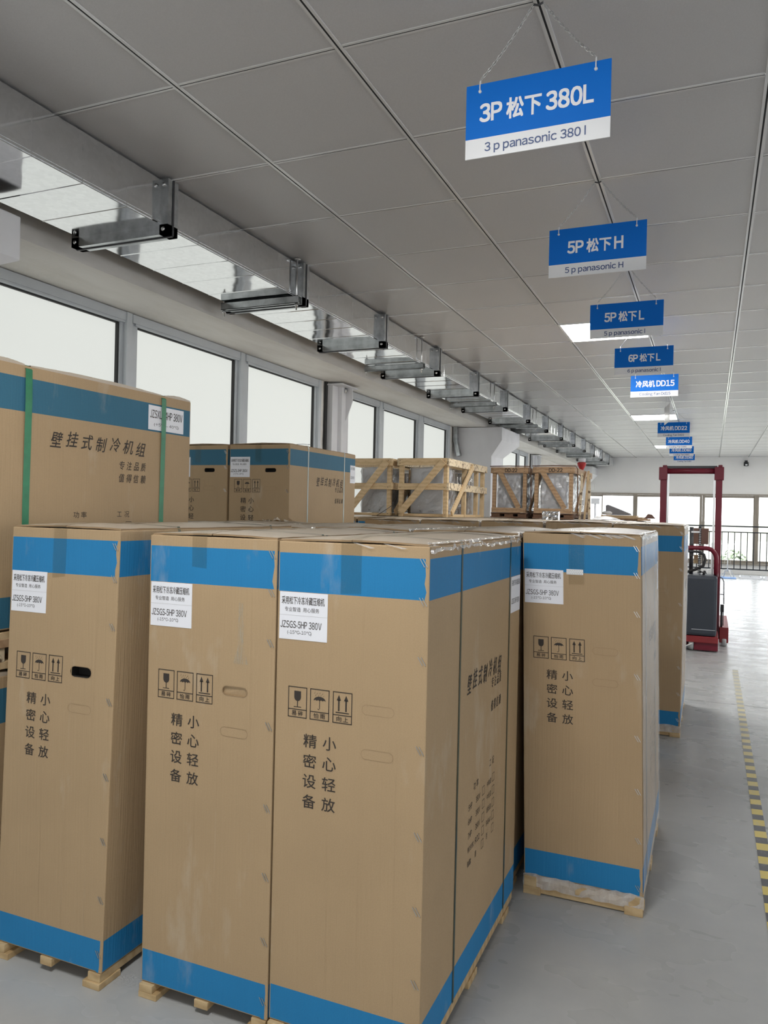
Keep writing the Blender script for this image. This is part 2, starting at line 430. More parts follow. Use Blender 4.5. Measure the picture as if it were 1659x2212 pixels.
def symbols(mb, O, U, V, mat, us=((.034, .084), (.092, .142), (.151, .200)), zt=.836, zl=.783, zb=.764):
    O, U, V = Vector(O), Vector(U), Vector(V); t = .0020
    def rect(u0, u1, v0, v1): mb.flat([[(u0, v0), (u1, v0), (u1, v1), (u0, v1)]], O, U, V, mat)
    words = ('易碎', '怕雨', '向上')
    for k, (a, b) in enumerate(us):
        rect(a, b, zt-t, zt); rect(a, b, zb, zb+t); rect(a, a+t, zb, zt); rect(b-t, b, zb, zt); rect(a, b, zl-t/2, zl+t/2)
        wd = words[k]; cw = .0125
        for i, ch in enumerate(wd): put_text(mb, ch, a+.010+i*.017, zb+.0045, cw, .0115, O, U, V, mat, .008)
        c = (a+b)/2
        if k == 0:
            g = [(c-.009, zt-.010), (c-.009, zt-.024)] + [(c+.009*math.cos(q), zt-.024+.0095*math.sin(q)) for q in [math.pi+math.pi*i/8 for i in range(1, 8)]] + [(c+.009, zt-.024), (c+.009, zt-.010)]
            mb.flat([g[::-1]], O, U, V, mat); rect(c-.0011, c+.0011, zl+.0065, zt-.033); rect(c-.0095, c+.0095, zl+.005, zl+.0068)
        elif k == 1:
            zc = zt-.027
            arc = [(c+.0155*math.cos(q), zc+.010*math.sin(q)) for q in [math.pi*i/10 for i in range(11)]]
            sc_ = [(c-.0155+.031*i/8, zc+(.0022 if i % 2 else 0)) for i in range(1, 8)]
            mb.flat([arc+sc_], O, U, V, mat); rect(c-.0008, c+.0008, zl+.008, zc+.002)
            hk = [(c-.0025+.0025*math.cos(q), zl+.008+.0028*math.sin(q)) for q in [0, -.5, -1, -1.57, -2.1, -2.6, -3.1]]
            hi = [(c-.0025+.0012*math.cos(q), zl+.008+.0014*math.sin(q)) for q in [-3.1, -2.6, -2.1, -1.57, -1, -.5, 0]]
            mb.flat([(hk+hi)[::-1]], O, U, V, mat)
            for i in range(4):
                for jx in range(2):
                    x = c-.013+i*.0068+jx*.003; z = zt-.0085-jx*.005-(i % 2)*.001
                    mb.flat([[(x-.0014, z-.0026), (x-.0001, z-.0022), (x+.0016, z+.0024)]], O, U, V, mat)
        else:
            for dx in (-.0092, .0092):
                rect(c+dx-.0019, c+dx+.0019, zl+.009, zt-.018)
                mb.flat([[(c+dx-.0056, zt-.020), (c+dx+.0056, zt-.020), (c+dx, zt-.007)]], O, U, V, mat)
            rect(c-.017, c+.017, zl+.0045, zl+.0068)
def side_print(mb, O, U, V, mat, y0, zt, kx=1.0, subs=(-.080, -.146), tbl=-.318, rows=5):
    """printing on the long face: title, slogan and option table; (y0, zt) = left/top of the title"""
    for i, ch in enumerate('壁挂式制冷机组'):
        put_text(mb, ch, y0+i*.0505*kx, zt-.050+(.003*((i*5) % 3)), .041*kx, .050, O, U, V, mat, .006, .28)
    for dz, s in zip(subs, ('专注品质', '值得信赖')):
        for i, ch in enumerate(s): put_text(mb, ch, y0+(.240+i*.0285)*kx, zt+dz, .021*kx, .030, O, U, V, mat, .004, .2)
    z = zt+tbl
    def t(s, u, zz, wd, ht): put_text(mb, s, y0+u*kx, zz, wd*kx, ht, O, U, V, mat, 0)
    t('功', .080, z, .019, .021); t('率', .106, z, .019, .021)
    dk = .016 if kx == 1 else .003
    t('工', .236, z+dk+.002, .017, .017); t('况', .264, z+dk, .019, .021)
    L = (('5HP', '380V', '中高温'), ('6HP', '380V', '中低温'), ('7HP', '380V', '超低温'), ('制冷剂:', 'R22', 'R404A'), ('融霜:', '是', '否'))
    for i, (a, b, c) in enumerate(L[:rows]):
        zz = z-.040-.0365*i
        t(a, .036, zz, .055 if i == 3 else .034, .016)
        t(b, .104, zz, .014 if i == 4 else .042, .016); t(c, .214, zz+.006, .014 if i == 4 else .044, .016)
        for uu, dz in ((.166, 0), (.270, .006)):
            w_ = .022*kx; u0 = y0+uu*kx; v0 = zz+dz-.002
            mb.ring([(u0, v0), (u0+w_, v0), (u0+w_, v0+.024), (u0, v0+.024)], [(u0+.0015, v0+.0015), (u0+w_-.0015, v0+.0015), (u0+w_-.0015, v0+.0225), (u0+.0015, v0+.0225)], O, U, V, mat)

# ---------------------------------------------------------------- cartons
def topz(u, w, h, amp):                        # slightly swollen lid
    t = 2*u/w
    return h + .004 + amp*(1-t*t)
def make_carton(name, label, cat, w, d, h, z0, loc, group=None, rotz=0, shear=0.0, T=None, band=.091, bb=.083, pstyle='5HP',
                holes=(0, 0), shift=(0, 0, 0, 0), straps=(.238, .735), strapmat=None, scuff=None, filmed=False, amp=.010, front=True, side=True,
                seed=1, blue='blue', hh=.022, edgefilm=False, tape=(.164, .216, 1.060), pallet=True, strapw=.012, labelmap=None, sticker=False, toph=.027):
    """carton with its front-left-bottom corner region: local x in -w/2..w/2, y 0..d, z from the floor; h = top height"""
    r = random.Random(seed)
    t = thing(name, label, cat, loc, rotz, group)
    sh = lambda z: shear*(z-z0)/(h-z0)
    def S(mb):
        if shear: mb.v = [(x+sh(z), y, z) for x, y, z in mb.v]
        return mb
    hl = h - .0                                 # wall height
    b1, b2 = h-toph-band, h-toph                # top band
    q1 = z0+bb                                  # bottom band
    lw = -w/2
    # --- body
    mb = MB()
    zs = [z0, z0+bb*.25, z0+bb*.5, z0+bb*.75, q1, (q1+b1)/2]
    hz = []
    for i, hm in enumerate(holes):
        top_ = h-.361+shift[3] - i*.100
        if hm: hz.append((top_-hh, top_, hm))
    zs += [b1, b1+band*.2, b1+band*.4, b1+band*.6, b1+band*.8, b2, h]
    for a, b, _ in hz: zs += [a, b]
    zs = sorted(set(round(x, 5) for x in zs))
    us = [0, .06, .12, .228, .299, w-.020, w-.009, w]
    def fm(i, j):
        zc = (zs[j]+zs[j+1])/2; uc = (us[i]+us[i+1])/2
        for a, b, _ in hz:
            if a < zc < b and .228 < uc < .299: return None
        inb = (b1 < zc < b2) or zc < q1
        return M[blue] if inb and i < len(us)-2 else M['card']
    def fd(a, b, i, j):
        if i == len(us)-2 and (b1-.001 <= b <= b2+.001 or b <= q1+.001): return (r.uniform(-.003, .003), 0, 0)
        return (0, 0, 0)
    mb.grid((lw, 0, 0), (1, 0, 0), (0, 0, 1), us, zs, fm, fd)
    sb = lambda i, j: M[blue] if (b1 < (zs[j]+zs[j+1])/2 < b2 or (zs[j]+zs[j+1])/2 < q1) else M['card']
    ds = [0, .015, d*.3, d*.6, d]
    mb.grid((-lw, 0, 0), (0, 1, 0), (0, 0, 1), ds, zs, sb)
    mb.grid((-lw, d, 0), (-1, 0, 0), (0, 0, 1), [0, w*.5, w], zs, sb)
    mb.grid((lw, d, 0), (0, -1, 0), (0, 0, 1), [d-x for x in ds][::-1], zs, sb)
    mb.grid((lw, 0, h), (1, 0, 0), (0, 1, 0), us, ds, lambda i, j: M['card'])
    mb.grid((lw, d, z0), (1, 0, 0), (0, -1, 0), us, [d-x for x in ds][::-1], lambda i, j: M['card'])
    S(mb).build('carton_body', t, bevel=.003, bevmat=M['card'])
    cuts_ = [0] + sorted(straps) + [d]
    def pil(y):
        for a_, b_ in zip(cuts_[:-1], cuts_[1:]):
            if a_ <= y <= b_: return .45+.55*math.sqrt(max(0, math.sin(math.pi*(y-a_)/(b_-a_))))
        return .45
    # --- lid flaps, a little swollen, edges torn
    for sgn in (-1, 1):
        f = MB(); nx, ny = 5, 22
        for j in range(ny+1):
            for i in range(nx+1):
                pass
        xs = [.001 + (w/2-.004)*i/nx for i in range(nx+1)]; ys = [.002+(d-.004)*j/ny for j in range(ny+1)]
        P = {}
        for j, y in enumerate(ys):
            for i, x in enumerate(xs):
                jx = r.uniform(-.002, .0025) if i == nx else 0
                jy = (r.uniform(-.001, .004) if j == 0 else 0)
                xx = sgn*(x+jx); e = amp*pil(y)
                z = topz(xx, w, h, e*(1 if 0 < j < ny else .75)) + r.uniform(-.0008, .0008)
                P[i, j] = (xx, y+jy, z)
        for j in range(ny):
            for i in range(nx):
                q = [P[i, j], P[i+1, j], P[i+1, j+1], P[i, j+1]]
                f.add(q if sgn > 0 else q[::-1], [(0, 1, 2, 3)], M['cardtop'])
        rim = [(i, 0) for i in range(nx)] + [(nx, j) for j in range(ny)] + [(i, ny) for i in range(nx, 0, -1)] + [(0, j) for j in range(ny, 0, -1)]
        for a in range(len(rim)):
            p, q = P[rim[a]], P[rim[(a+1) % len(rim)]]
            qd = [p, q, (q[0], q[1], q[2]-.0045), (p[0], p[1], p[2]-.0045)]
            f.add(qd[::-1] if sgn > 0 else qd, [(0, 1, 2, 3)], M['cardedge'])
        S(f).build('lid_flap', t, merge=True)
    # --- packing tape over the middle seam and down the front
    tp = MB(); u0, u1, zb = tape
    ys = [d*j/22 for j in range(23)]
    a, b = lw+u0, lw+u1
    P = []
    for x in (a, b):
        P.append([(x, -.0006, zb+r.uniform(-.006, .006)), (x, -.0006, h-.002), (x, -.0004, h+.004)] + [(x, y, topz(x, w, h, amp*pil(y))+.0022) for y in ys])
    for k in range(len(P[0])-1): tp.add([P[0][k], P[1][k], P[1][k+1], P[0][k+1]], [(0, 1, 2, 3)], M['tape'])
    S(tp).build('packing_tape', t)
    # --- straps round the width
    for ys_ in straps:
        s = MB(); y0 = ys_-strapw/2; y1 = ys_+strapw/2; e = .0012
        prof = [(-w/2-e, z0-.001), (-w/2-e, h-.006), (-w/2+.004, h+.0075)] + [(-w/2+.02+(w-.04)*k/6, topz(-w/2+.02+(w-.04)*k/6, w, h, amp*.47)+.0026) for k in range(7)] + [(w/2-.004, h+.0075), (w/2+e, h-.006), (w/2+e, z0-.001)]
        k = len(prof); lay = []
        for i, (x, z) in enumerate(prof):
            lay += [(x, y0, z), (x, y1, z)]
        for i in range(k-1): s.add([lay[2*i], lay[2*i+2], lay[2*i+3], lay[2*i+1]], [(3, 2, 1, 0)], strapmat or M['strap'])
        S(s).build('strap', t)
    E_ = .0006
    O = (lw, -E_, 0); U = (1, 0, 0); V = (0, 0, 1)
    def uv(mb_): return S(mb_)
    if front:
        s0, s1, s2, s3 = shift
        # paper label
        lb = MB(); lt = h-.119+s0; lbm = lt-.111
        lb.box((lw+.006, -.0010, lbm), (lw+.1325, -.0002, lt), M['paper'])
        lo = uv(lb).build('paper_label', t)
        lp = MB(); Ol = (lw, -.0013, 0)
        put_text(lp, '采用松下冷冻冷藏压缩机', .0115, lt-.0285, .113, .0185, Ol, U, V, M['ink'], .006)
        put_text(lp, '专业智造  用心服务', .020, lt-.0455, .091, .0105, Ol, U, V, M['ink'])
        lp.flat([[(.006, lt-.0545), (.1325, lt-.0545), (.1325, lt-.0538), (.006, lt-.0538)]], Ol, U, V, M['pencil'])
        put_text(lp, pstyle[0], .009, lt-.084, .109, .0165, Ol, U, V, M['ink'], .004)
        put_text(lp, pstyle[1], .028, lt-.100, .064, .0105, Ol, U, V, M['ink'])
        p = uv(lp).build('label_lettering', lo)
        # handling symbols
        sy = MB(); dz = h-1.175+s1
        symbols(sy, O, U, V, M['ink'], zt=.836+dz, zl=.783+dz, zb=.764+dz); uv(sy).build('handling_symbols', t)
        # vertical words
        vt = MB(); dz = h-1.175+s2
        for x, s in ((.077, '精密设备'), (.1275, '小心轻放')):
            for i, ch in enumerate(s): put_text(vt, ch, x, .698+dz-i*.0467, .0345, .0315, O, U, V, M['ink'], .006)
        uv(vt).build('vertical_lettering', t)
        # hand holes
        for i, hm in enumerate(holes):
            top_ = h-.361+s3 - i*.100; bot_ = top_-(hh if hm else .022)
            hb = MB()
            if hm == 0:
                hb.ring(stadium(.224, .303, bot_-.0005, top_+.0005), stadium(.2247, .3023, bot_+.0002, top_-.0002), O, U, V, M['cardcrease'])
                uv(hb).build('hand_hole_outline', t)
            else:
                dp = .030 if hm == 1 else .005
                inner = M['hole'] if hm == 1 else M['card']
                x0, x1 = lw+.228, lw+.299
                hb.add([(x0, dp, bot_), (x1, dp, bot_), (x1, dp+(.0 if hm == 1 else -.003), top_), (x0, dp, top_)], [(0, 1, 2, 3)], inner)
                hb.add([(x0, 0, bot_), (x1, 0, bot_), (x1, dp, bot_), (x0, dp, bot_)], [(0, 1, 2, 3)], M['cardedge'] if hm == 2 else inner)
                hb.add([(x0, 0, top_), (x0, dp, top_), (x1, dp, top_), (x1, 0, top_)], [(0, 1, 2, 3)], inner)
                hb.add([(x0, 0, bot_), (x0, dp, bot_), (x0, dp, top_), (x0, 0, top_)], [(0, 1, 2, 3)], inner)
                hb.add([(x1, 0, bot_), (x1, 0, top_), (x1, dp, top_), (x1, dp, bot_)], [(0, 1, 2, 3)], inner)
                st = stadium(.2285, .2985, bot_+.0004, top_-.0004); n = len(st)
                o2 = []
                for (a_, b_) in st:                      # cardboard corners that round off the slot
                    o2.append((.2265 if a_ < .2635 else .3005, b_))
                st2 = [(x, y) for x, y in st]
                hb.ring(stadium(.2265, .3005, bot_-.0015, top_+.0015), st2, (lw, -.0004, 0), U, V, M['cardedge'])
                for a_, sx in ((.228, 1), (.299, -1)):
                    for zc, sz in ((bot_, 1), (top_, -1)):
                        rr = .0105
                        arc = [(a_+sx*(rr-rr*math.cos(q)), zc+sz*(rr-rr*math.sin(q))) for q in [math.pi/2*k/5 for k in range(6)]]
                        pol = [(a_, zc)] + arc
                        hb.flat([pol], (lw, -.0002, 0), U, V, M['card'])
                uv(hb).build('hand_hole', t)
        # staples up the right edge
        for q in (.040, .124, .249, .443, .636, .801, .959, 1.10):
            z = h-q-r.uniform(-.004, .004)
            if z < z0+.02: continue
            s_ = MB(); x = lw+w-.012
            for k in (-.0035, .0035):
                s_.beam((x-.0065+k, -.0010, z+.009), (x+.0045+k, -.0010, z-.009), .0016, .0014, M['steel'], up=(0, 1, 0))
            uv(s_).build('staple', t)
        # creases pressed in the board
        for u_ in (.146+r.uniform(-.004, .004), .222+r.uniform(-.01, .01), w-.066):
            cr = MB(); pts = [(lw+u_+.002*math.sin(5*z_+seed), 0, z_) for z_ in [z0+bb+.02+(b1-z0-bb-.04)*k/10 for k in range(11)]]
            for p_, q_ in zip(pts[:-1], pts[1:]):
                cr.add([(p_[0]-.0008, -.0003, p_[2]), (p_[0]+.0008, -.0003, p_[2]), (q_[0]+.0008, -.0003, q_[2]), (q_[0]-.0008, -.0003, q_[2])], [(0, 1, 2, 3)], M['card'])
            uv(cr).build('pressed_crease', t)
    if side:
        sp = MB(); Os = (w/2+E_, 0, 0)
        side_print(sp, Os, (0, 1, 0), V, M['ink'], .304, h-.338+shift[2]*1.13); S(sp).build('side_lettering', t)
        sl = MB(); lt = h-.119+shift[0]
        sl.box((w/2+.0002, .749, lt-.111), (w/2+.0010, min(d-.002, .868), lt), M['paper']); so = S(sl).build('side_paper_label', t)
        sp = MB(); put_text(sp, '采用松下冷冻冷藏压缩机', .755, lt-.0285, d-.765, .0185, (w/2+.0014, 0, 0), (0, 1, 0), V, M['ink'], 0)
        put_text(sp, pstyle[0], .755, lt-.084, d-.77, .0165, (w/2+.0014, 0, 0), (0, 1, 0), V, M['ink']); S(sp).build('side_label_lettering', so)
    if sticker:
        s_ = MB(); s_.box((lw+.143, -.0012, h-.131), (lw+.196, -.0006, h-.114), M['signwhite'])
        for i in range(9):
            for jx in range(3):
                s_.flat([[(.1455+i*.0056+(jx % 2)*.0028+.0012*math.cos(q), h-.128+jx*.0052+.0012*math.sin(q)) for q in [k*math.pi/3 for k in range(6)]]], (lw, -.0014, 0), U, V, M['green'])
        S(s_).build('dotted_tape_piece', t)['label'] = 'small white tape piece with green dots'
    if scuff:
        s_ = MB(); u_, za, zb_, wd = scuff; n = 14
        L_ = [(u_-wd*(.35+.65*max(0, (k-7)/7)**2)+r.uniform(-.002, .002), za+(zb_-za)*k/n) for k in range(n+1)]
        Rr = [(u_+wd*(.35+.75*max(0, (k-7)/7)**2)+r.uniform(-.002, .002), za+(zb_-za)*k/n) for k in range(n, -1, -1)]
        s_.flat([L_+Rr], (lw, -.0009, 0), U, V, M['tapescuff']); S(s_).build('torn_tape_residue', t)
    if filmed:
        fm_ = MB(); e = .0026
        def fg(O_, U_, V_, us_, vs__):
            fm_.grid(O_, U_, V_, us_, vs__, lambda i, j: M['haze'], lambda a, b, i, j: (0, 0, r.uniform(0, .0016)))
        zz = [z0-.012+(h-z0+.014)*k/14 for k in range(15)]; dd = [d*k/10 for k in range(11)]
        fg((w/2+e, 0, 0), (0, 1, 0), (0, 0, 1), dd, zz)
        S(fm_).build('stretch_film', t)
    if filmed or edgefilm:
        cp = MB()                               # gathered film over the top edges, its glints put in as pale slivers
        for k in range(46):
            y = r.uniform(.005, d-.03); z = h-.002; l = r.uniform(.010, .034)*(1 if filmed else .45)
            cp.add([(w/2+.0036, y, z), (w/2+.0036, y+.0030, z), (w/2+.0046, y+.003+r.uniform(-.004, .004), z-l)], [(0, 1, 2)], M['milk'])
        n_ = 40; lo_ = [.006+r.uniform(0, .012) for k in range(n_+1)]
        for k in range(n_):                     # shiny hem along the edge
            y0_, y1_ = d*k/n_, d*(k+1)/n_
            cp.add([(w/2+.0034, y0_, h-lo_[k]), (w/2+.0034, y1_, h-lo_[k+1]), (w/2-.006, y1_, h+.0085), (w/2-.006, y0_, h+.0085)], [(0, 1, 2, 3)], M['milk'] if k % 3 else M['wrap'])
        for k in range(14 if filmed else 2):
            x = r.uniform(-w/2+.02, w/2-.02); z = h+.003; l = r.uniform(.003, .014); dx = r.uniform(.02, .06)
            cp.add([(x, -.003, z), (x+dx*.2, -.0032, z-.001), (x+dx, -.0038, z-l), (x+dx*.8, -.0038, z-l-.0018)], [(0, 3, 2, 1)], M['milk'])
        if filmed:
            xs = [-w/2-.002+(w+.006)*k/18 for k in range(19)]
            cp.grid((0, -.006, 0), (1, 0, 0), (0, 0, 1), xs, [z0-.038, z0-.024, z0-.010, z0+.006], lambda i, j: M['milk'], lambda a, b, i, j: (0, r.uniform(-.004, .004), r.uniform(-.004, .003)))
        S(cp).build('gathered_film', t)['kind'] = 'stuff'
    if pallet:
        pm = MB()
        for x in (-w/2+.022, 0, w/2-.022):
            pm.box((x-.02, -.010 if x < 0 else -.004, z0*.42), (x+.02, d-.01, z0-.0015), M['wood'])
        for y in (.035, d*.48, d-.10):
            front_ = y < .1
            for x in (-w/2+.03, w/2-.024):
                pm.box((x-.03, y-.045, 0), (x+.026, y+.035, z0*.42), M['wood'])
            if not front_: pm.box((-w/2+.06, y-.02, z0*.12), (w/2-.05, y+.02, z0*.42), M['wood'])
        if z0 > .055: pm.box((-w/2+.008, .0, .004), (w/2+.002, .016, z0-.004), M['wood'])
        pm.build('wooden_base', t, bevel=.0018)
    return t
def residue():
    m, nt, b = nodes_of('pale_tape_residue'); b.inputs['Base Color'].default_value = (.50, .50, .42, 1); b.inputs['Roughness'].default_value = .4
    n = noise(nt, objco(nt, (1, 1, .12)), 190, 4, .7)
    nt.links.new(ramp(nt, n, [(.40, (.02, .02, .02)), (.72, (.50, .50, .50))]), b.inputs['Alpha']); return m
M['tapescuff'] = residue()
HP5 = ('JZSGS-5HP 380V', '(-15℃~10℃)'); HP3 = ('JZSZS-3HP 380V', '(+5℃~-30℃)')

# ================================================================ the room
S_ = 0.6; CEIL = 2.6358
TX = lambda i: -1.661 + .6*i            # lines along the room
TY = lambda j: 2.073 + .6*j             # lines across the room
KW = 1.04
XW = -3.06*KW                           # inner face of the window wall
XR, YB, YF = 6.6, -5.2, 19.1
# floor
mb = MB(); mb.add([(XW-.3, YB-.2, 0), (XR+.2, YB-.2, 0), (XR+.2, 19.4, 0), (XW-.3, 19.4, 0)], [(0, 1, 2, 3)], M['floor'])
struct(mb.build('floor'))
mb = MB()
for y in (5.705, 11.6, -.2):
    mb.add([(XW, y-.0035, .0006), (XR, y-.0035, .0006), (XR, y+.0035, .0006), (XW, y+.0035, .0006)], [(0, 1, 2, 3)], M['joint'])
struct(mb.build('trim_1'))
# ceiling: vinyl faced tiles, lit openings left for the lamps
LAMPS = [(1, -3), (1, 6), (1, 15), (1, 23), (6, 9), (6, 14), (6, 19), (6, 24)]  # right-hand column: unseen panels added to brighten the far end
mb = MB(); i0, i1, j0, j1 = -3, 14, -13, 29
for i in range(i0, i1):
    for j in range(j0, j1):
        if (i, j) in LAMPS: continue
        x0, x1 = max(TX(i), XW-.2), min(TX(i+1), XR+.1); y0, y1 = max(TY(j), YB-.1), min(TY(j+1), YF+.1)
        if x1 <= x0 or y1 <= y0: continue
        dz = R.uniform(0, .0012)
        mb.add([(x0, y0, CEIL+.004+dz), (x0, y1, CEIL+.004+dz), (x1, y1, CEIL+.004+dz), (x1, y0, CEIL+.004+dz)], [(0, 1, 2, 3)], M['tile'])
struct(mb.build('ceiling'))
mb = MB()
for i in range(i0, i1+1):
    x = TX(i)
    if not XW+.05 < x < XR: continue
    for s in (-1, 1): mb.box((x+s*.0080-.0048, YB, CEIL+.001), (x+s*.0080+.0048, YF, CEIL+.006), M['tbar'])
    mb.box((x-.0034, YB, CEIL+.0015), (x+.0034, YF, CEIL+.006), M['groove'])
for j in range(j0, j1+1):
    y = TY(j)
    if not YB+.05 < y < YF: continue
    for i in range(i0, i1):
        xa, xb = max(TX(i)+.014, XW), min(TX(i+1)-.014, XR)
        if xb <= xa: continue
        for s in (-1, 1): mb.box((xa, y+s*.0062-.0042, CEIL+.002), (xb, y+s*.0062+.0042, CEIL+.006), M['tbar'])
        mb.box((xa, y-.0021, CEIL+.0023), (xb, y+.0021, CEIL+.006), M['groove'])
struct(mb.build('trim_2'))
# walls
RW0, RW1 = -3.0, 16.5
mb = MB()
for a, b in (((XR, YB, 0), (XR+.15, RW0, CEIL+.2)), ((XR, RW1, 0), (XR+.15, YF, CEIL+.2)), ((XR, RW0, 0), (XR+.15, RW1, .8)), ((XR, RW0, 2.3), (XR+.15, RW1, CEIL+.2))): mb.box(a, b, M['wall'])
struct(mb.build('wall_right'))
mb = MB()
mb.box((XW-.15, YB-.15, 0), (XR+.15, YB, .8), M['wall']); mb.box((XW-.15, YB-.15, 2.3), (XR+.15, YB, CEIL+.2), M['wall'])
mb.box((XW-.15, YB-.15, .8), (-2.6, YB, 2.3), M['wall']); mb.box((5.6, YB-.15, .8), (XR+.15, YB, 2.3), M['wall'])
struct(mb.build('wall_back'))
WINS = 0
def frame_window(name, parts, sill=None):
    pass
for k in range(5):
    WINS += 1; x0 = -2.6+1.64*k
    mb = MB()
    for a, b in (((x0, YB-.1, .8), (x0+1.64, YB-.03, .86)), ((x0, YB-.1, 2.24), (x0+1.64, YB-.03, 2.3)), ((x0, YB-.1, .86), (x0+.05, YB-.03, 2.24)), ((x0+1.59, YB-.1, .86), (x0+1.64, YB-.03, 2.24))): mb.box(a, b, M['frame'])
    f = struct(mb.build('window_%d' % WINS)); mb = MB(); mb.box((x0+.05, YB-.075, .86), (x0+1.59, YB-.065, 2.24), M['backwin']); mb.build('pane', f)
for k in range(13):
    WINS += 1; y0 = RW0+1.5*k
    mb = MB()
    for a, b in (((XR+.03, y0, .8), (XR+.1, y0+1.5, .86)), ((XR+.03, y0, 2.24), (XR+.1, y0+1.5, 2.3)), ((XR+.03, y0, .86), (XR+.1, y0+.05, 2.24)), ((XR+.03, y0+1.45, .86), (XR+.1, y0+1.5, 2.24))): mb.box(a, b, M['frame'])
    f = struct(mb.build('window_%d' % WINS)); mb = MB(); mb.box((XR+.065, y0+.05, .86), (XR+.075, y0+1.45, 2.24), M['rightwin']); mb.build('pane', f)
# window wall on the left
BX, BZ = -2.65*KW, CAM_H+(2.342-CAM_H)*KW
WIN = [(-4.9, -3.4), (-3.25, -1.7), (-1.55, -.1), (.05, 1.35), (2.30, 3.405), (3.545, 4.55), (4.71, 5.72), (6.25, 7.02), (7.20, 8.14), (8.385, 9.215), (10.62, 11.9), (12.06, 13.05), (13.2, 13.72)]
WIN = [(a*KW, b*KW) for a, b in WIN]
WE = 13.9*KW
mb = MB()
mb.box((XW-.2, YB-.15, 0), (XW, YF+.2, .86), M['plaster'])
mb.box((XW-.2, YB-.15, BZ+.002), (XW, YF+.2, CEIL+.2), M['plaster'])
mb.box((XW-.2, WE, .86), (XW, YF+.2, BZ+.01), M['plaster'])
struct(mb.build('wall_left'))
mb = MB(); ys = [YB+.001] + [YB+.6*k for k in range(1, 40)] + [YF-.001]
rj = lambda a, b, i, j: (0, 0, R.uniform(-.002, .002))
mb.grid((BX, YB, BZ), (0, 1, 0), (0, 0, 1), [y-YB for y in ys], [0, .12, CEIL-BZ+.1], lambda i, j: M['plaster'], rj)
mb.grid((XW, YB, BZ), (0, 1, 0), (1, 0, 0), [y-YB for y in ys], [0, .2, BX-XW], lambda i, j: M['plaster'])
struct(mb.build('trim_3', merge=True))
fx0, fx1 = XW-.075, XW
for (a, b) in WIN:
    WINS += 1; mb = MB(); e = .0605; zb, zt = .86, BZ-.003
    for p, q in (((fx0, a-e, zt-.050), (fx1, b+e, zt)), ((fx0, a-e, zb), (fx1, b+e, zb+.05)), ((fx0, a-e, zb), (fx1-.02, a, zt)), ((fx0, b, zb), (fx1-.02, b+e, zt))): mb.box(p, q, M['frame'])
    mb.box((fx1-.022, b+e*.45, zb), (fx1+.006, b+e+.012, zt), M['frame'])
    mb.box((fx1-.03, a-.03, zt-.062), (fx1-.005, b+.03, zt-.046), M['frame'])
    gz = zt-.0625
    for p, q in (((fx1-.06, a-.004, gz-.007), (fx1-.034, b+.004, gz+.014)), ((fx1-.06, b-.009, zb+.05), (fx1-.030, b+.002, gz+.01)), ((fx1-.06, a-.004, zb+.05), (fx1-.04, a+.004, gz+.01))): mb.box(p, q, M['gasket'])
    f = struct(mb.build('window_%d' % WINS))
    mb = MB(); mb.box((fx1-.056, a, zb+.04), (fx1-.050, b, gz), M['frost']); mb.build('frosted_pane', f)
mb = MB()                                  # wall strips between window groups
prev = YB
for (a, b) in WIN + [(WE, WE)]:
    lo, hi = prev, a-.0605
    if hi - lo > .02: mb.box((XW-.2, lo, .86), (XW-.008, hi, BZ+.001), M['plaster'] if hi-lo > .25 else M['frame'])
    prev = b+.0605
struct(mb.build('trim_4', merge=False))
# concrete columns with flared heads
for k, y0 in enumerate((1.20*KW, 9.49*KW, 18.15)):
    y1 = y0+.955*KW; xa, xb, xc = XW-.1, -2.441*KW, -2.572*KW
    mb = MB(); zt, zm, zl = BZ-.006, 2.207, 2.0
    if k == 2: y1 = YF-.002
    top = [(xa, y0), (xb, y0), (xb, y1), (xa, y1)]
    low = [(xa, y0), (xc, y0), (xc, y0+.565*KW), (xa, y0+.565*KW)]
    vs = [(x, y, zt) for x, y in top]+[(x, y, zm) for x, y in top]+[(x, y, zl) for x, y in low]+[(x, y, 0) for x, y in low]
    fs = [(0, 1, 2, 3)]
    for L_ in range(3):
        for i in range(4): fs.append((L_*4+i, L_*4+(i+1) % 4, L_*4+4+(i+1) % 4, L_*4+4+i))
    mb.add(vs, fs, M['col']); c = mb.build('column', bevel=.006); struct(c)
# slim steel posts with a bolted bracket between the windows
def post(y0, lab):
    mb = MB(); x0 = XW+.004
    mb.box((x0, y0, 0), (x0+.055, y0+.33, BZ-.03), M['col']); mb.box((x0+.055, y0+.11, 0), (x0+.095, y0+.22, BZ-.03), M['col'])
    mb.box((x0-.004, y0-.045, 0), (x0+.01, y0-.008, BZ), M['gasket'])
    mb.box((x0, y0-.02, BZ-.03), (x0+.16, y0+.32, BZ-.018), M['col'])
    br = [(0, 0), (.11, 0), (.11, -.12), (.05, -.29), (0, -.29)]
    mb.prism(br, (x0+.05, y0+.20, BZ-.03), (1, 0, 0), (0, 0, 1), .012, M['col'])
    mb.tube([(x0+.10, y0+.17, BZ-.075), (x0+.10, y0+.17, BZ-.03)], .010, M['steel'])
    struct(mb.build('trim_%d' % lab))
post(5.895*KW, 5); post(13.98*KW, 6)
mb = MB()                                  # bent bracket beside the second column head
yb_ = 9.49*KW-.06; mb.box((XW+.01, yb_-.045, 2.19), (XW+.06, yb_+.04, 2.42), M['galvdark']); mb.beam((XW+.036, yb_, 2.20), (XW+.085, yb_, 2.0), .08, .05, M['galvdark'], up=(1, 0, 0))
tag(mb.build('bent_bracket'), 'bent dark metal bracket beside the flared column head', 'bracket')
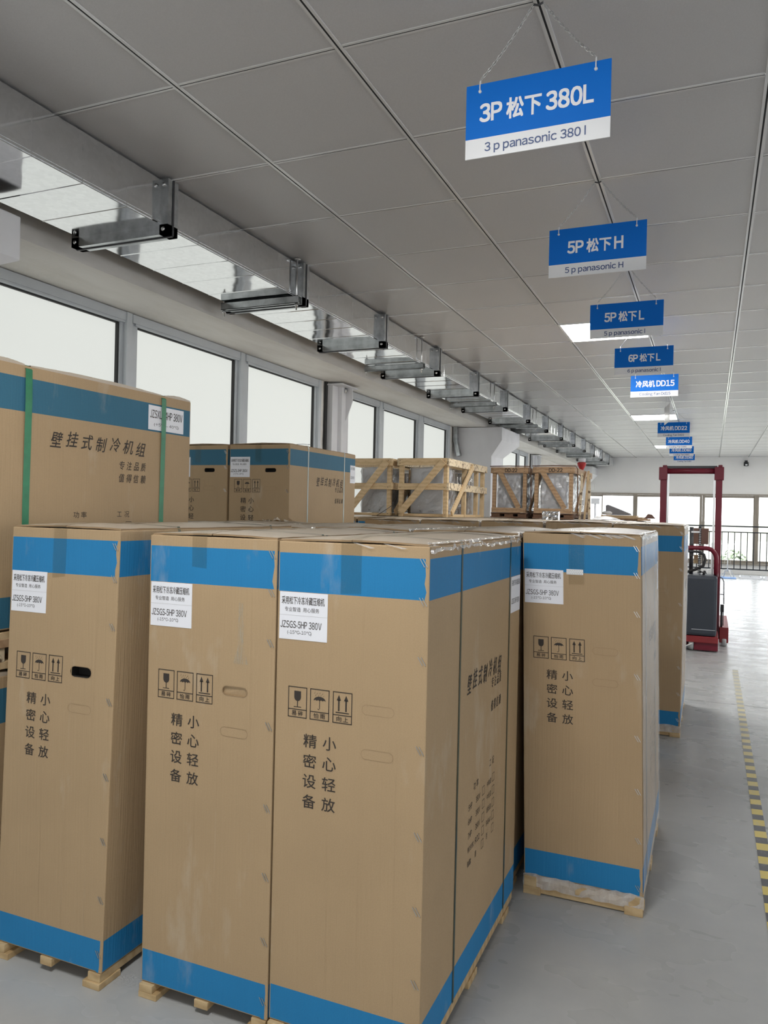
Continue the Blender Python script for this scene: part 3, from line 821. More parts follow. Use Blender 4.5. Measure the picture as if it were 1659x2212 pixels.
# ---- far wall
XF0, XF1 = XW-.2, XR+.15
mb = MB(); mb.box((XF0, YF, 1.785), (XF1, YF+.2, CEIL+.2), M['wall']); mb.box((XF0, YF, -.02), (XF1, YF+.2, .23), M['wall'])
mb.box((XF0, YF, .23), (-2.86, YF+.2, 1.785), M['wall'])
struct(mb.build('wall_far'))
mb = MB(); mb.box((-2.9, YF-.03, 1.765), (XR, YF, 1.80), M['bframe']); mb.box((-2.9, YF-.05, .215), (XR, YF, .25), M['bframe']); struct(mb.build('trim_7'))
FW = [(-2.85, -2.432, .01, .01), (-2.411, -1.712, .01, .05), (-1.614, -1.052, .05, .06), (-.925, -.252, .06, .055), (-.140, .862, .055, .056), (.974, 1.66, .056, .055), (1.77, 2.77, .055, .055), (2.88, 3.56, .055, .055), (3.67, 4.67, .055, .055), (4.78, 5.46, .055, .055), (5.57, 6.55, .055, .055)]
for (a, b, ea, eb) in FW:
    WINS += 1; mb = MB(); zb, zt = .25, 1.765; hd = .032 if WINS % 2 else .05
    for p, q in (((a-ea, YF+.02, zt-hd), (b+eb, YF+.09, zt)), ((a-ea, YF+.02, zb), (b+eb, YF+.09, zb+.06)), ((a-ea, YF+.0, zb), (a, YF+.09, zt)), ((b, YF+.0, zb), (b+eb, YF+.09, zt))): mb.box(p, q, M['bframe'])
    mb.box((b+eb*.35, YF-.025, zb), (b+eb, YF+.01, zt), M['bframe'])
    f = struct(mb.build('window_%d' % WINS)); mb = MB(); mb.add([(a, YF+.06, zb+.05), (b, YF+.06, zb+.05), (b, YF+.06, zt-.02), (a, YF+.06, zt-.02)], [(0, 1, 2, 3)], M['glass']); mb.build('glass_pane', f)
# ---- outdoors beyond the far windows
mb = MB(); mb.add([(-80, 19.6, -2.6), (90, 19.6, -2.6), (90, 160, -2.6), (-80, 160, -2.6)], [(0, 1, 2, 3)], M['field']); struct(mb.build('ground'))
def bush(loc, r, label):
    mb = MB(); rr = random.Random(int(loc[0]*10))
    for k in range(420):
        v = Vector((rr.gauss(0, 1), rr.gauss(0, 1), rr.gauss(0, 1))).normalized()*r*rr.uniform(.6, 1); v.z = abs(v.z)*1.1
        a = Vector((rr.uniform(-1, 1), rr.uniform(-1, 1), rr.uniform(-1, 1))).normalized()*r*.16; b = a.cross(v.normalized())
        mb.add([v-a, v+b, v+a, v-b], [(0, 1, 2, 3)], M['green'])
    o = mb.build('bush', loc=loc); tag(o, label, 'bush')
bush((3.6, 42, -2.6), 1.5, 'rounded green bush outside, right edge of the far windows')
bush((1.6, 66, -2.6), 1.3, 'small pale bush outside, behind the white drying rack')
bt = thing('building', 'pale distant building with blue lower cladding outside', 'building', (8.2, 70, -2.6))
mb = MB(); mb.box((-3, 0, 1.6), (6, 6, 3.8), M['bldg']); mb.build('upper_wall', bt)
mb = MB(); mb.box((-3.02, -.02, 0), (6, 6, 1.6), M['bldgblue']); mb.build('blue_cladding', bt)
mb = MB(); mb.box((-3.2, -.2, 3.8), (6.2, 6.2, 4.1), M['bldg']); mb.build('roof', bt)
mb = MB(); mb.prism([(-40, 0), (-20, 2.5), (-6, 3.4), (6, 2.6), (18, 4.2), (34, 3.0), (48, 0)], (8, 150, -2.6), (1, 0, 0), (0, 0, 1), -6, M['field']); struct(mb.build('hills'))

# ---- ceiling lamps
for (i, j) in LAMPS:
    if j in (-3, 6, 15, 23) and i == 1:
        lab = {-3: 'lit square ceiling panel above the front cartons', 6: 'lit square ceiling panel nearest, partly behind a hanging sign', 15: 'lit ceiling panel above the middle signs, beyond the nearest one', 23: 'farthest lit ceiling panel, beside the pale blue sign'}[j]
    else: lab = 'unseen ceiling panel added for light over the right half of the hall, %s' % {9: 'nearest of four', 14: 'second of four', 19: 'third of four', 24: 'farthest of four'}[j]
    t = thing('ceiling_light', lab, 'ceiling light', (TX(i)+.3, TY(j)+.3, CEIL), 0, 'square ceiling panels')
    mb = MB()
    for a, b in (((-.3, -.3, -.003), (.3, -.285, .02)), ((-.3, .285, -.003), (.3, .3, .02)), ((-.3, -.285, -.003), (-.285, .285, .02)), ((.285, -.285, -.003), (.3, .285, .02))): mb.box(a, b, M['white'])
    mb.build('lamp_frame', t)
    mb = MB(); mb.box((-.285, -.285, .002), (.285, .285, .012), M['led']); mb.build('diffuser', t)

# ---- air duct under the ceiling
t = thing('air_duct', 'long galvanised rectangular air duct along the left ceiling', 'duct', (-2.39, YB+.3, 2.43))
DX0, DX1, DZ0, DZ1 = -2.612, -2.168, 2.435, 2.626
FL = [2.65+1.166*k for k in range(-6, 14)]
prev = YB+.3
for n_, y in enumerate(FL + [19.08]):
    mb = MB(); ys = [prev+(y-prev)*k/5 for k in range(6)]
    prof = [(DX0, DZ0), (DX1, DZ0), (DX1, DZ1), (DX0, DZ1)]
    rows_ = []
    for k, yy in enumerate(ys):
        rows_.append((yy, 0))
    def loop(yy, o_): return [(DX0-o_, yy, DZ0-o_), (DX1+o_, yy, DZ0-o_), (DX1+o_, yy, DZ1), (DX0-o_, yy, DZ1)]
    seq = []
    for k, yy in enumerate(ys):
        if 0 < k < 5: seq += [(yy-.004, 0), (yy-.0015, .0022), (yy+.0015, .0022), (yy+.004, 0)]
        else: seq.append((yy, 0))
    vs = []
    for yy, o_ in seq: vs += loop(yy, o_)
    vs = [(x+2.39, yy-YB-.3, z-2.43) for x, yy, z in vs]
    fs = [(a*4+c, a*4+(c+1) % 4, a*4+4+(c+1) % 4, a*4+4+c) for a in range(len(seq)-1) for c in range(4)]
    mb.add(vs, fs, M['galv']); mb.build('duct_section', t)
    prev = y
mb = MB()                                   # folded lock seam along the lower edge
for (o_, s_) in ((.004, .010), (.002, .022)):
    mb.box((DX1-.001+2.39, 0, DZ0-2.43+s_-.004), (DX1+o_+2.39, 19.08-YB-.3, DZ0-2.43+s_), M['galv'])
mb.build('lock_seam', t)
for y in FL:
    f = MB(); yy = y-YB-.3; e = .042; x0, x1, z0, z1 = DX0+2.39, DX1+2.39, DZ0-2.43, DZ1-2.43
    for s in (-1, 1):
        f.box((x1, yy+s*.018-.015, z0-e), (x1+e, yy+s*.018+.015, z1), M['galvdark'])
        f.box((x0-e, yy+s*.018-.015, z0-e), (x0, yy+s*.018+.015, z1), M['galvdark'])
        f.box((x0-e, yy+s*.018-.015, z0-e), (x1+e, yy+s*.018+.015, z0), M['galvdark'])
    f.box((x1, yy-.004, z0-e), (x1+e+.004, yy+.004, z1), M['dark'])
    f.box((x0-e, yy-.004, z0-e-.004), (x1+e, yy+.004, z0), M['dark'])
    fo = f.build('duct_flange', t)
    for (x, z) in ((x1+.021, z0-.021), (x1+.021, z1-.024), (x0-.021, z0-.021)):
        b = MB(); b.lathe([(.009, -.038), (.009, -.033), (.006, -.033), (.006, .036)], (x, yy, z), M['steel'], 8, axis='y')
        b.build('corner_bolt', fo)
for k, y in enumerate((-1.0, 1.35, 3.745, 5.75, 7.98, 10.10, 12.6, 15.25, 17.6)):
    yy = y; mb = MB(); x0, x1 = DX0-.02, DX1+.045; zc = DZ0-.006
    # slotted channel under the duct
    mb.box((x0, yy-.021, zc-.042), (x1, yy-.018, zc), M['galvdark']); mb.box((x0, yy-.021, zc-.003), (x1, yy+.021, zc), M['galvdark'])
    mb.box((x0, yy+.018, zc-.042), (x1, yy+.021, zc), M['galvdark']); mb.box((x0, yy-.021, zc-.042), (x1, yy-.008, zc-.039), M['galvdark'])
    mb.v = [(a+2.39, b-YB-.3, c-2.43) for a, b, c in mb.v]
    ho = mb.build('hanger_channel', t)
    for x in (DX1+.022, DX0-.012):
        rd = MB(); rd.tube([(x+2.39, yy-YB-.3, zc-.075-2.43), (x+2.39, yy-YB-.3, CEIL-2.432)], .0045, M['steel'], 8)
        rd.lathe([(.011, -.006), (.011, .004)], (x+2.39, yy-YB-.3, zc-.048-2.43), M['steel'], 6)
        if x > -2.3: rd.lathe([(.020, -.003), (.020, 0)], (x+2.39, yy-YB-.3, CEIL-.001-2.43), M['steel'], 12)
        rd.build('hanger_rod', ho)

# ---- hanging signs
SX = -.460
def chain_mesh(mb, p, q, near):
    p, q = Vector(p), Vector(q); L = (q-p).length; d = (q-p)/L
    if not near: mb.tube([p, q], .0016, M['chain'], 6); return
    n = int(L/.0105); a = d.cross(Vector((0, 1, 0))).normalized(); b = d.cross(a)
    sag = lambda s: Vector((0, 0, -.010*4*s*(1-s)))
    for k in range(n):
        s = (k+.5)/n; c = p+(q-p)*s+sag(s); e = a if k % 2 else b
        pts = [c + d*(.0072*math.cos(t_)) + e*(.0034*math.sin(t_)) for t_ in [2*math.pi*i/8 for i in range(8)]]
        mb.tube(pts, .0011, M['chain'], 4, closed=True)
def sign(j, zt, big, sub, label, bw, bx, sw, sx0, extra=None, rot=0, near=True, xoff=0, y=None, w_=.392, h_=.205, blank=False):
    y = TY(j) if y is None else y
    t = thing('hanging_sign', label, 'sign', (SX+xoff, y, zt), rot, 'blue and white signs hanging in a row from the ceiling')
    W2 = w_/2; mb = MB(); th = .004; sp = -h_*.735
    mb.box((-W2, -th/2, sp), (W2, th/2, 0), M['signwhite' if blank else 'signblue']); mb.box((-W2, -th/2, -h_), (W2, th/2, sp), M['signwhite'])
    mb.build('sign_board', t)
    for side in (() if blank else (1, -1)):
        O = (-W2*side, -side*(th/2+.0008), 0); U = (side, 0, 0); V = (0, 0, 1)
        mb = MB(); hh = .0545
        cuts = big.split('|'); x = bx*w_; tot = bw*w_
        wds = []
        for c in cuts:
            v = text2d(c, .027 if ord(c[0]) > 0x2000 else .028)[2:]; wds.append((c, v[0]/v[1]))
        sizes = []
        for c, asp in wds:
            cjk = ord(c[0]) > 0x2000
            sizes.append((c, .058 if cjk else .052, (asp*.058*.80 if cjk else asp*.052*.80)))
        gap = .011; tt = sum(s[2] for s in sizes)+gap*(len(sizes)-1); k = tot/tt
        for c, ch, cw in sizes:
            put_text(mb, c, x, -h_*.40-ch/2, cw*k, ch, O, U, V, M['signtext'], .027 if ord(c[0]) > 0x2000 else .028); x += (cw+gap)*k
        mb.build('large_lettering', t)
        mb = MB(); low = any(q in 'pgqy' for q in sub); hs = .033 if low else .027
        put_text(mb, sub, sx0*w_, -h_*.862-hs*(.60 if low else .5), sw*w_, hs, O, U, V, M['signnavy'], .012)
        if extra and side == 1: put_text(mb, extra, .02*w_, -h_*.90, .14*w_, .024, O, U, V, M['pencil'], 0, .2)
        mb.build('small_lettering', t)
    up = CEIL-zt
    for sx in (-1, 1):
        hk = MB(); hx = sx*W2*.80
        hk.tube([(hx, -.004, -.020), (hx, -.006, -.010), (hx, -.0035, .006), (hx, 0, .012), (hx, .0035, .006), (hx, .006, -.010), (hx, .004, -.020)], .0017, M['white'], 6)
        hk.lathe([(.0045, -.005), (.0045, .005)], (hx, 0, -.021), M['white'], 8, axis='y')
        hk.build('hook', t)
        ch = MB(); chain_mesh(ch, (hx, 0, .012), (sx*.012, 0, up-.004), near); ch.build('chain', t)
    cl = MB(); cl.tube([(-.014, 0, up-.005), (0, 0, up-.010), (.014, 0, up-.005)], .003, M['dark'], 6); cl.build('ceiling_clip', t)
    return t
sign(0, 2.4415, '3P|松下|380L', '3 p panasonic 380 l', 'nearest and largest hanging sign, reading 3P and 380L', .79, .10, .70, .142, w_=.392, h_=.205)
sign(2, 2.4500, '5P|松下|H', '5 p panasonic H', 'second hanging sign, reading 5P and H', .575, .195, .60, .175, h_=.201)
sign(4, 2.4400, '5P|松下|L', '5 p panasonic l', 'third hanging sign, reading 5P and L, before the lit panel', .545, .20, .56, .20, h_=.192)
sign(6, 2.4370, '6P|松下|L', '6 p panasonic l', 'fourth hanging sign, reading 6P and L', .545, .24, .56, .23, near=False, h_=.188)
sign(8, 2.4600, '冷风机|DD15', 'Cooling fan Dd15', 'bright blue hanging sign reading DD15, with pen scrawl at lower left', .81, .11, .65, .19, extra='3KU·', near=False, y=6.95, xoff=-.012, h_=.186, w_=.385)
sign(12, 2.512, '冷风机|DD15', 'Cooling fan Dd15', 'grey-looking hanging sign turned edge-on, above the DD22 sign', .81, .11, .65, .19, rot=math.radians(101), near=False, xoff=-.025, h_=.20, blank=True)
sign(14, 2.4735, '冷风机|DD22', 'Cooling fan Dd22', 'dark blue hanging sign reading DD22', .82, .10, .65, .18, near=False, y=10.6, xoff=-.012, h_=.190, w_=.388)
sign(18, 2.515, '冷风机|DD40', 'Cooling fan Dd40', 'pale bright blue hanging sign reading DD40', .82, .08, .66, .13, near=False, y=12.95, xoff=-.033, h_=.182, w_=.385)
sign(20, 2.460, '冷风机|DD60', 'Cooling fan Dd60', 'dark blue hanging sign reading DD60, half behind the pale DD40 sign', .82, .08, .66, .16, near=False, y=14.05, xoff=-.03, h_=.165, w_=.385)
sign(24, 2.455, '冷风机|DD80', 'Cooling fan Dd80', 'farthest hanging sign, reading DD80, just above the red mast', .82, .10, .66, .18, near=False, y=15.75, xoff=-.040, h_=.156, w_=.375)

# ---- floor tape
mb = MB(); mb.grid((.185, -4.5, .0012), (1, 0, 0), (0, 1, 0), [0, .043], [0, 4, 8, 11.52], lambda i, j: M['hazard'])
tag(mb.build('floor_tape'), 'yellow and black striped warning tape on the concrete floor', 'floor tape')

# ================================================================ cartons
G_FRONT = 'tall 5HP cartons'
A1 = make_carton('tall_carton', 'leftmost tall carton of the front row, with an open dark hand hole', 'carton', .375, .88, 1.184, .040, (-1.6095, 1.555, 0), G_FRONT, shear=.031, holes=(1, 0), pstyle=HP5, seed=3, hh=.028, band=.093, tape=(.150, .196, 1.055), side=False)
A2 = make_carton('tall_carton', 'middle tall carton of the front row, with a pale torn tape streak', 'carton', .374, .87, 1.176, .036, (-1.1305, 1.583, 0), G_FRONT, holes=(2, 0), pstyle=HP5, seed=5, scuff=(.278, 1.02, .872, .020), tape=(.130, .174, 1.095), side=False)
A3 = make_carton('tall_carton', 'right-hand tall carton of the front row, its lettered long side facing the aisle', 'carton', .378, .872, 1.174, .044, (-.750, 1.583, 0), G_FRONT, holes=(0, 0), pstyle=HP5, seed=8, edgefilm=True)
B4 = make_carton('tall_carton', 'film-wrapped tall carton by the aisle with a green-dotted tape piece', 'carton', .374, .80, 1.188, .060, (-.359, 2.544, 0), G_FRONT, shear=-.030, holes=(0, 0), pstyle=HP5, seed=11, filmed=True, sticker=True, tape=(.150, .200, 1.02), strapmat=M['strap'], straps=(.17, .60), strapw=.018, toph=.034, bb=.085)
# second row, behind the front row: only lids show
P0 = make_carton('tall_carton', 'tall carton right behind the right-hand front one, only its lid showing', 'carton', .378, .84, 1.180, .044, (-.775, 2.535, 0), G_FRONT, pstyle=HP5, seed=13, amp=.012, edgefilm=True)
for x, y, lab, dz in ((-1.160, 2.525, 'tall carton behind the middle front one, only its lid showing', 1.0), (-1.550, 2.53, 'tall carton behind the leftmost front one, only its lid showing', .995), (-1.948, 2.525, 'tall carton behind the big green-strapped carton, torn paper on its lid', .995)):
    c = copy_tree(P0); c.location = (x, y, 0); c['label'] = lab; c.scale.z = dz
mb = MB()
for k in range(26):
    x, y = R.uniform(-.07, .07), R.uniform(-.05, .05); a = R.uniform(0, 6.28); l = R.uniform(.02, .05); hgt = R.uniform(.004, .028)*(1-abs(x)/.09)
    mb.add([(x, y, 0), (x+l*math.cos(a), y+l*math.sin(a), hgt*.3), (x+l*.6*math.cos(a+.7), y+l*.6*math.sin(a+.7), hgt)], [(0, 1, 2)], M['cardtop'] if k % 2 else M['cardedge'])
tag(mb.build('torn_paper', loc=(-1.86, 3.10, 1.190)), 'torn cardboard scraps lying on the lid beside the big carton', 'scrap')
# third row: lids and the tops of their shaded fronts
C0 = make_carton('tall_carton', 'film-wrapped tall carton at the aisle end of the third row', 'carton', .388, .86, 1.199, .060, (-.334, 4.70, 0), G_FRONT, pstyle=HP5, seed=17, filmed=True, amp=.010, straps=(.2, .66), toph=.055)
for k, (x, z) in enumerate(((-.731, 1.004), (-1.136, .9995), (-1.540, .996), (-1.937, .992))):
    c = copy_tree(C0); c.location = (x, 4.70, 0); c.scale.z = z
    c['label'] = ('third-row tall carton next to the aisle-end one', 'middle one of the five third-row tall cartons, a strip of front showing', 'third-row tall carton, second from the stacked 3HP cartons', 'third-row tall carton nearest the stacked 3HP cartons')[k]
# packed rows further back that carry the crates
D0 = make_carton('tall_carton', 'tall carton in the packed rows below the wooden crates', 'carton', .388, .86, 1.190, .060, (-.62, 5.66, 0), 'packed cartons below the crates', pstyle=HP5, seed=19, side=False)
first = True
for yy in (5.66, 6.56, 7.46, 8.36):
    for k in range(6):
        x = -.815-.405*k
        if first: D0.location = (x, yy, 0); first = False; continue
        c = copy_tree(D0); c.location = (x, yy, 0)
# big wide cartons, stacked two high at the left
def big_carton(label, z, h, loc_y=1.547):
    w, d, z0 = .52, .956, .118
    t = thing('wide_carton', label, 'carton', (-1.9-w/2, loc_y, z), 0, 'wide green-strapped cartons stacked at left')
    mb = MB(); b2 = h-.037; b1 = b2-.102; q = z0+.096
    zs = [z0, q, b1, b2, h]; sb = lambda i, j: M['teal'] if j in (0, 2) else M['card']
    for O, U, us in (((-w/2, 0, 0), (1, 0, 0), [0, w]), ((w/2, 0, 0), (0, 1, 0), [0, .2, .5, .8, d]), ((w/2, d, 0), (-1, 0, 0), [0, w]), ((-w/2, d, 0), (0, -1, 0), [0, d])): mb.grid(O, U, (0, 0, 1), us, zs, sb)
    mb.grid((-w/2, 0, h), (1, 0, 0), (0, 1, 0), [0, w], [0, .2, .5, .8, d], lambda i, j: M['card'])
    mb.grid((-w/2, d, z0), (1, 0, 0), (0, -1, 0), [0, w], [0, d-.8, d-.5, d-.2, d], lambda i, j: M['card'])
    mb.build('carton_body', t, bevel=.005, bevmat=M['card'])
    mb = MB()
    for (ya, yb) in ((.004, .156), (.178, .778), (.800, d-.004)):
        nn = 12
        for k in range(nn):
            y0, y1 = ya+(yb-ya)*k/nn, ya+(yb-ya)*(k+1)/nn
            f = lambda y: h+.003+.007*math.sin(math.pi*(y-ya)/(yb-ya))+R.uniform(-.0006, .0006)
            z0_, z1_ = f(y0), f(y1)
            mb.add([(-w/2+.004, y0, z0_), (w/2-.001, y0, z0_), (w/2-.001, y1, z1_), (-w/2+.004, y1, z1_), (w/2-.001, y0, h-.004), (w/2-.001, y1, h-.004)], [(0, 1, 2, 3), (1, 4, 5, 2)], M['cardtop'])
    mb.build('lid_flap', t)
    for y in (.168, .789):
        s = MB(); a, b = y-.0125, y+.0125; e = .0015
        pr = [(-w/2-e, z0-.03), (-w/2-e, h-.004), (-w/2+.012, h+.003), (w/2-.012, h+.003), (w/2+.004, h-.012), (w/2+.006, h-.10), (w/2+e, h*.55), (w/2+e, z0-.03)]
        for (x0, za), (x1, zb) in zip(pr[:-1], pr[1:]): s.add([(x0, a, za), (x0, b, za), (x1, b, zb), (x1, a, zb)], [(0, 1, 2, 3)], M['gstrap'])
        s.build('green_strap', t)
    lb = MB(); x = w/2; lb.box((x+.0004, .708, b2-.096), (x+.0014, .910, b2-.006), M['paper']); lo = lb.build('paper_label', t)
    lp = MB(); O = (x+.0018, 0, 0); put_text(lp, 'JZSXL - 4HP 380V', .716, b2-.052, .186, .030, O, (0, 1, 0), (0, 0, 1), M['ink'], .004)
    put_text(lp, '(+5℃ -- 40℃)', .738, b2-.083, .142, .014, O, (0, 1, 0), (0, 0, 1), M['ink'], 0); lp.build('label_lettering', lo)
    sp = MB(); side_print(sp, (x+.0007, 0, 0), (0, 1, 0), (0, 0, 1), M['ink'], .256, h-.186, kx=1.28, subs=(-.103, -.147), tbl=-.272); sp.build('side_lettering', t)
    pm = MB()
    for x in (-w/2+.04, 0, w/2-.04):
        pm.box((x-.04, .0, z0-.028), (x+.04, d, z0-.006), M['crate'])
    for y in (.06, d/2, d-.06): pm.box((-w/2, y-.05, .024), (w/2-.004, y+.05, z0-.028), M['bark'])
    for x in (-w/2+.05, w/2-.055): pm.box((x-.05, 0, .002), (x+.05, d, .024), M['crate'])
    pm.box((w/2-.03, .0, z0-.052), (w/2+.002, d, z0-.026), M['oakcrate'])
    pm.build('wooden_base', t, bevel=.002)
    return t
L1 = big_carton('lower wide carton under the big green-strapped one, mostly hidden at far left', 0, .742)
L2 = big_carton('big wide carton with two green straps and a 4HP label, at upper left', .757, .905)
# 3HP cartons, stacked two high behind it
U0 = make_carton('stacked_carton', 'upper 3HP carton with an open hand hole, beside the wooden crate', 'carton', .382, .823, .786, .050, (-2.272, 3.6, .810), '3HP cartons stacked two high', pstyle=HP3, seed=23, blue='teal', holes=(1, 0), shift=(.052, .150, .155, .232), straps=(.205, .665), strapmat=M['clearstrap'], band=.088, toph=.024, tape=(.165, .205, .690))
c = copy_tree(U0); c.location = (-2.665, 3.595, .810); c['label'] = 'upper 3HP carton left of the open-holed one, partly behind the big carton'
for x, lab in ((-2.272, 'lower 3HP carton under the open-holed one, hidden by the front rows'), (-2.665, 'lower 3HP carton next to the wall, hidden by the front rows')):
    c = copy_tree(U0); c.location = (x, 3.6, 0); c['label'] = lab
mb = MB(); mb.tube([(-.10, .30, 0), (-.02, .33, .010), (.08, .35, .016), (.15, .32, .008), (.19, .22, .001)], .0013, M['dark'], 6)
tag(mb.build('loose_wire', loc=(-2.28, 3.6, 1.612)), 'thin loose wire curling over the lid of the open-holed 3HP carton', 'wire')

mb = MB(); mb.tube([(-2.70, 6.20, 1.207), (-2.64, 6.21, 1.245), (-2.565, 6.22, 1.297)], .003, M['dark'], 6)
tag(mb.build('loose_wire'), 'short dark wire sticking up before the left pine crate', 'wire')

# ================================================================ crates on the packed cartons
ZB = 1.206
def crate(label, x0, x1, y0, y1, z0, z1, mat, cross, long_bark=False, unitlab=None, diag='r', stencil=None, base=0, dark=False, grp=None, wire=False):
    W, D, H = x1-x0, y1-y0, z1-z0
    t = thing('wooden_crate', label, 'crate', (x0, y0, z0), 0, grp); m = M[mat]; p = .038; th = .020
    zb = base
    if base:
        mb = MB(); bw = M['oldwood']
        for y in (.03, D/2, D-.03): mb.box((-.01, y-.05, 0), (W+.01, y+.05, .014), bw)
        for x in (.04, W/2, W-.04): mb.box((x-.045, 0, .014), (x+.045, D, base-.016), bw)
        for k in range(7): mb.box((-.012, D*k/7+.01, base-.016), (W+.012, D*(k+1)/7-.01, base-.001), bw)
        mb.build('base_pallet', t)
    for (x, y) in ((0, 0), (W-p, 0), (0, D-p), (W-p, D-p)):
        mb = MB(); mb.box((x, y, zb), (x+p, y+p, H), m); mb.build('corner_post', t, bevel=.002)
    if not dark:
        for y in (.45, .78):
            mb = MB(); mb.box((W-p, D*y, zb), (W, D*y+.035, H), m); mb.build('side_post', t, bevel=.002)
    def rail(n, a, b, mt): mb = MB(); mb.box(a, b, mt); mb.build(n, t, bevel=.0025)
    rh = .062
    sm = M['bark'] if long_bark else m
    zm = zb+(H-zb)*.46
    rail('top_rail', (0, -th, H-rh), (W, 0, H), m); rail('top_rail', (0, D, H-rh), (W, D+th, H), m)
    rail('long_rail', (W, -th, H-rh-.004), (W+th, D+th, H-.002), sm); rail('long_rail', (-th, 0, H-rh), (0, D, H), sm)
    rail('bottom_rail', (0, -th, zb), (W, 0, zb+.05), m) if dark else rail('bottom_rail', (p, .02, zb), (W-p, .06, zb+.025), m)
    rail('bottom_rail', (W-.05, p, zb), (W-.01, D-p, zb+.025), m); rail('bottom_rail', (.01, p, zb), (.05, D-p, zb+.025), m)
    if cross:
        rail('middle_rail', (0, -th, zm), (W, 0, zm+rh*.9), m); rail('long_rail', (W, -th, zm), (W+th, D+th, zm+rh), sm)
    mb = MB()
    if diag == 'r': mb.beam((.03, -th*1.6, zb+.03), (W-.03, -th*1.6, H-.03), .058, .016, m, up=(0, 1, 0))
    else: mb.beam((.085, -th*.4, H-.055), (W-.075, -th*.4, zb+.050), .050, .016, m, up=(0, 1, 0))
    mb.build('diagonal_brace', t, bevel=.0015)
    mb = MB(); mb.beam((W+th*1.5, .04, zb+.03), (W+th*1.5, D*.56, H-.03), .05, .016, m, up=(1, 0, 0)); mb.build('diagonal_brace', t, bevel=.0015)
    nl = MB()
    for (x, z) in ((.015, H-.02), (.015, H-.045), (W-.02, H-.02), (W-.02, H-.045), (.02, zm+.02), (W-.02, zm+.02), (.015, zb+.02), (W-.015, zb+.02)):
        nl.lathe([(.0035, 0), (.0035, .002)], (x, -th*1.0-.0025, z), M['dark'], 6, axis='y')
    nl.build('nail_heads', t)
    if stencil:
        mb = MB(); put_text(mb, stencil, W*.38, H-rh*.86, W*.36, rh*.66, (0, -th-.001, 0), (1, 0, 0), (0, 0, 1), M['ink'], .02); mb.build('stencil_lettering', t)
    if wire:
        mb = MB()
        mb.tube([(-.02, -.03, H+.008), (W*.5, -.034, H+.011), (W+.03, -.02, H+.008), (W+.045, .0, H-.02), (W+.05, .02, zb-.02)], .006, M['oldwood'], 6); mb.build('tie_strap', t)
    return t
def unit(label, x0, x1, y0, y1, z0, z1, seed):
    """grey cooling unit wrapped in plastic"""
    t = thing('cooling_unit', label, 'cooling unit', (x0, y0, z0)); W, D, H = x1-x0, y1-y0, z1-z0; r = random.Random(seed)
    mb = MB(); mb.box((0, 0, 0), (W, D*.40, H), M['unit']); mb.box((.03, D*.40, .03), (W-.02, D*.9, H*.94), M['dark']); mb.box((0, D*.9, 0), (W, D, H), M['unit'])
    mb.build('casing', t, bevel=.004)
    mb = MB(); n = 14
    for k in range(n): mb.box((W-.02, D*(.42+.46*k/n), .04), (W-.003, D*(.42+.46*(k+.45)/n), H*.92), M['steel'])
    mb.build('cooling_fins', t)
    mb = MB()
    for u_ in (.3, .72):
        mb.lathe([(.006, -.004), (.006, 0)], (W*u_, 0, .022), M['steel'], 8, axis='y')
    mb.lathe([(.006, 0), (.006, .004)], (W, D*.2, .022), M['steel'], 8, axis='x'); mb.build('screws', t)
    mb = MB(); e = .008; jf = lambda a, b, i, j: (r.uniform(-.006, .006), r.uniform(-.006, .006), r.uniform(-.005, .007))
    xs = [-e+(W+2*e)*k/10 for k in range(11)]; zs = [-.002+(H+e)*k/12 for k in range(13)]; ys = [-e+(D+2*e)*k/22 for k in range(23)]
    mb.grid((0, -e, 0), (1, 0, 0), (0, 0, 1), xs, zs, lambda i, j: M['wrap'], jf)
    mb.grid((W+e, 0, 0), (0, 1, 0), (0, 0, 1), ys, zs, lambda i, j: M['wrap'], lambda a, b, i, j: (r.uniform(-.01, .01), r.uniform(-.008, .008), r.uniform(-.005, .016)))
    mb.grid((0, 0, H+e), (1, 0, 0), (0, 1, 0), xs, ys, lambda i, j: M['wrap'], jf)
    mb.grid((-e, D, 0), (0, -1, 0), (0, 0, 1), [D-y for y in ys][::-1], zs, lambda i, j: M['wrap'], jf)
    mb.build('plastic_wrap', t)
GC = 'open pine crates with wrapped cooling units'
crate('open pine crate with barked side rails, nearest the flared column', -2.545, -2.095, 6.32, 7.50, ZB, 1.715, 'crate', True, True, grp=GC)
unit('plastic-wrapped grey cooling unit in the barked pine crate', -2.475, -2.175, 6.44, 7.30, ZB+.028, 1.635, 2)
crate('open pine crate beside the upper 3HP carton', -3.050, -2.622, 6.32, 7.50, ZB, 1.716, 'crate', True, False, grp=GC)
unit('plastic-wrapped grey cooling unit in the crate beside the 3HP carton', -2.945, -2.70, 6.42, 7.30, ZB+.028, 1.635, 5)
GD = 'brown crates stencilled DD-22'
crate('brown crate stencilled DD-22, left of the pair', -2.150, -1.785, 8.00, 9.15, ZB, 1.738, 'oakcrate', False, False, diag='l', stencil='DD-22', base=.055, dark=True, grp=GD, wire=True)
unit('plastic-wrapped grey cooling unit inside the left DD-22 crate', -2.090, -1.855, 8.03, 9.05, ZB+.085, 1.688, 7)
crate('brown crate stencilled DD-22, right of the pair with loose sticks beside it', -1.690, -1.300, 7.95, 9.15, ZB, 1.738, 'oakcrate', False, False, diag='l', stencil='DD-22', base=.055, dark=True, grp=GD, wire=True)
unit('plastic-wrapped grey cooling unit inside the right DD-22 crate', -1.620, -1.375, 7.98, 9.05, ZB+.085, 1.688, 9)
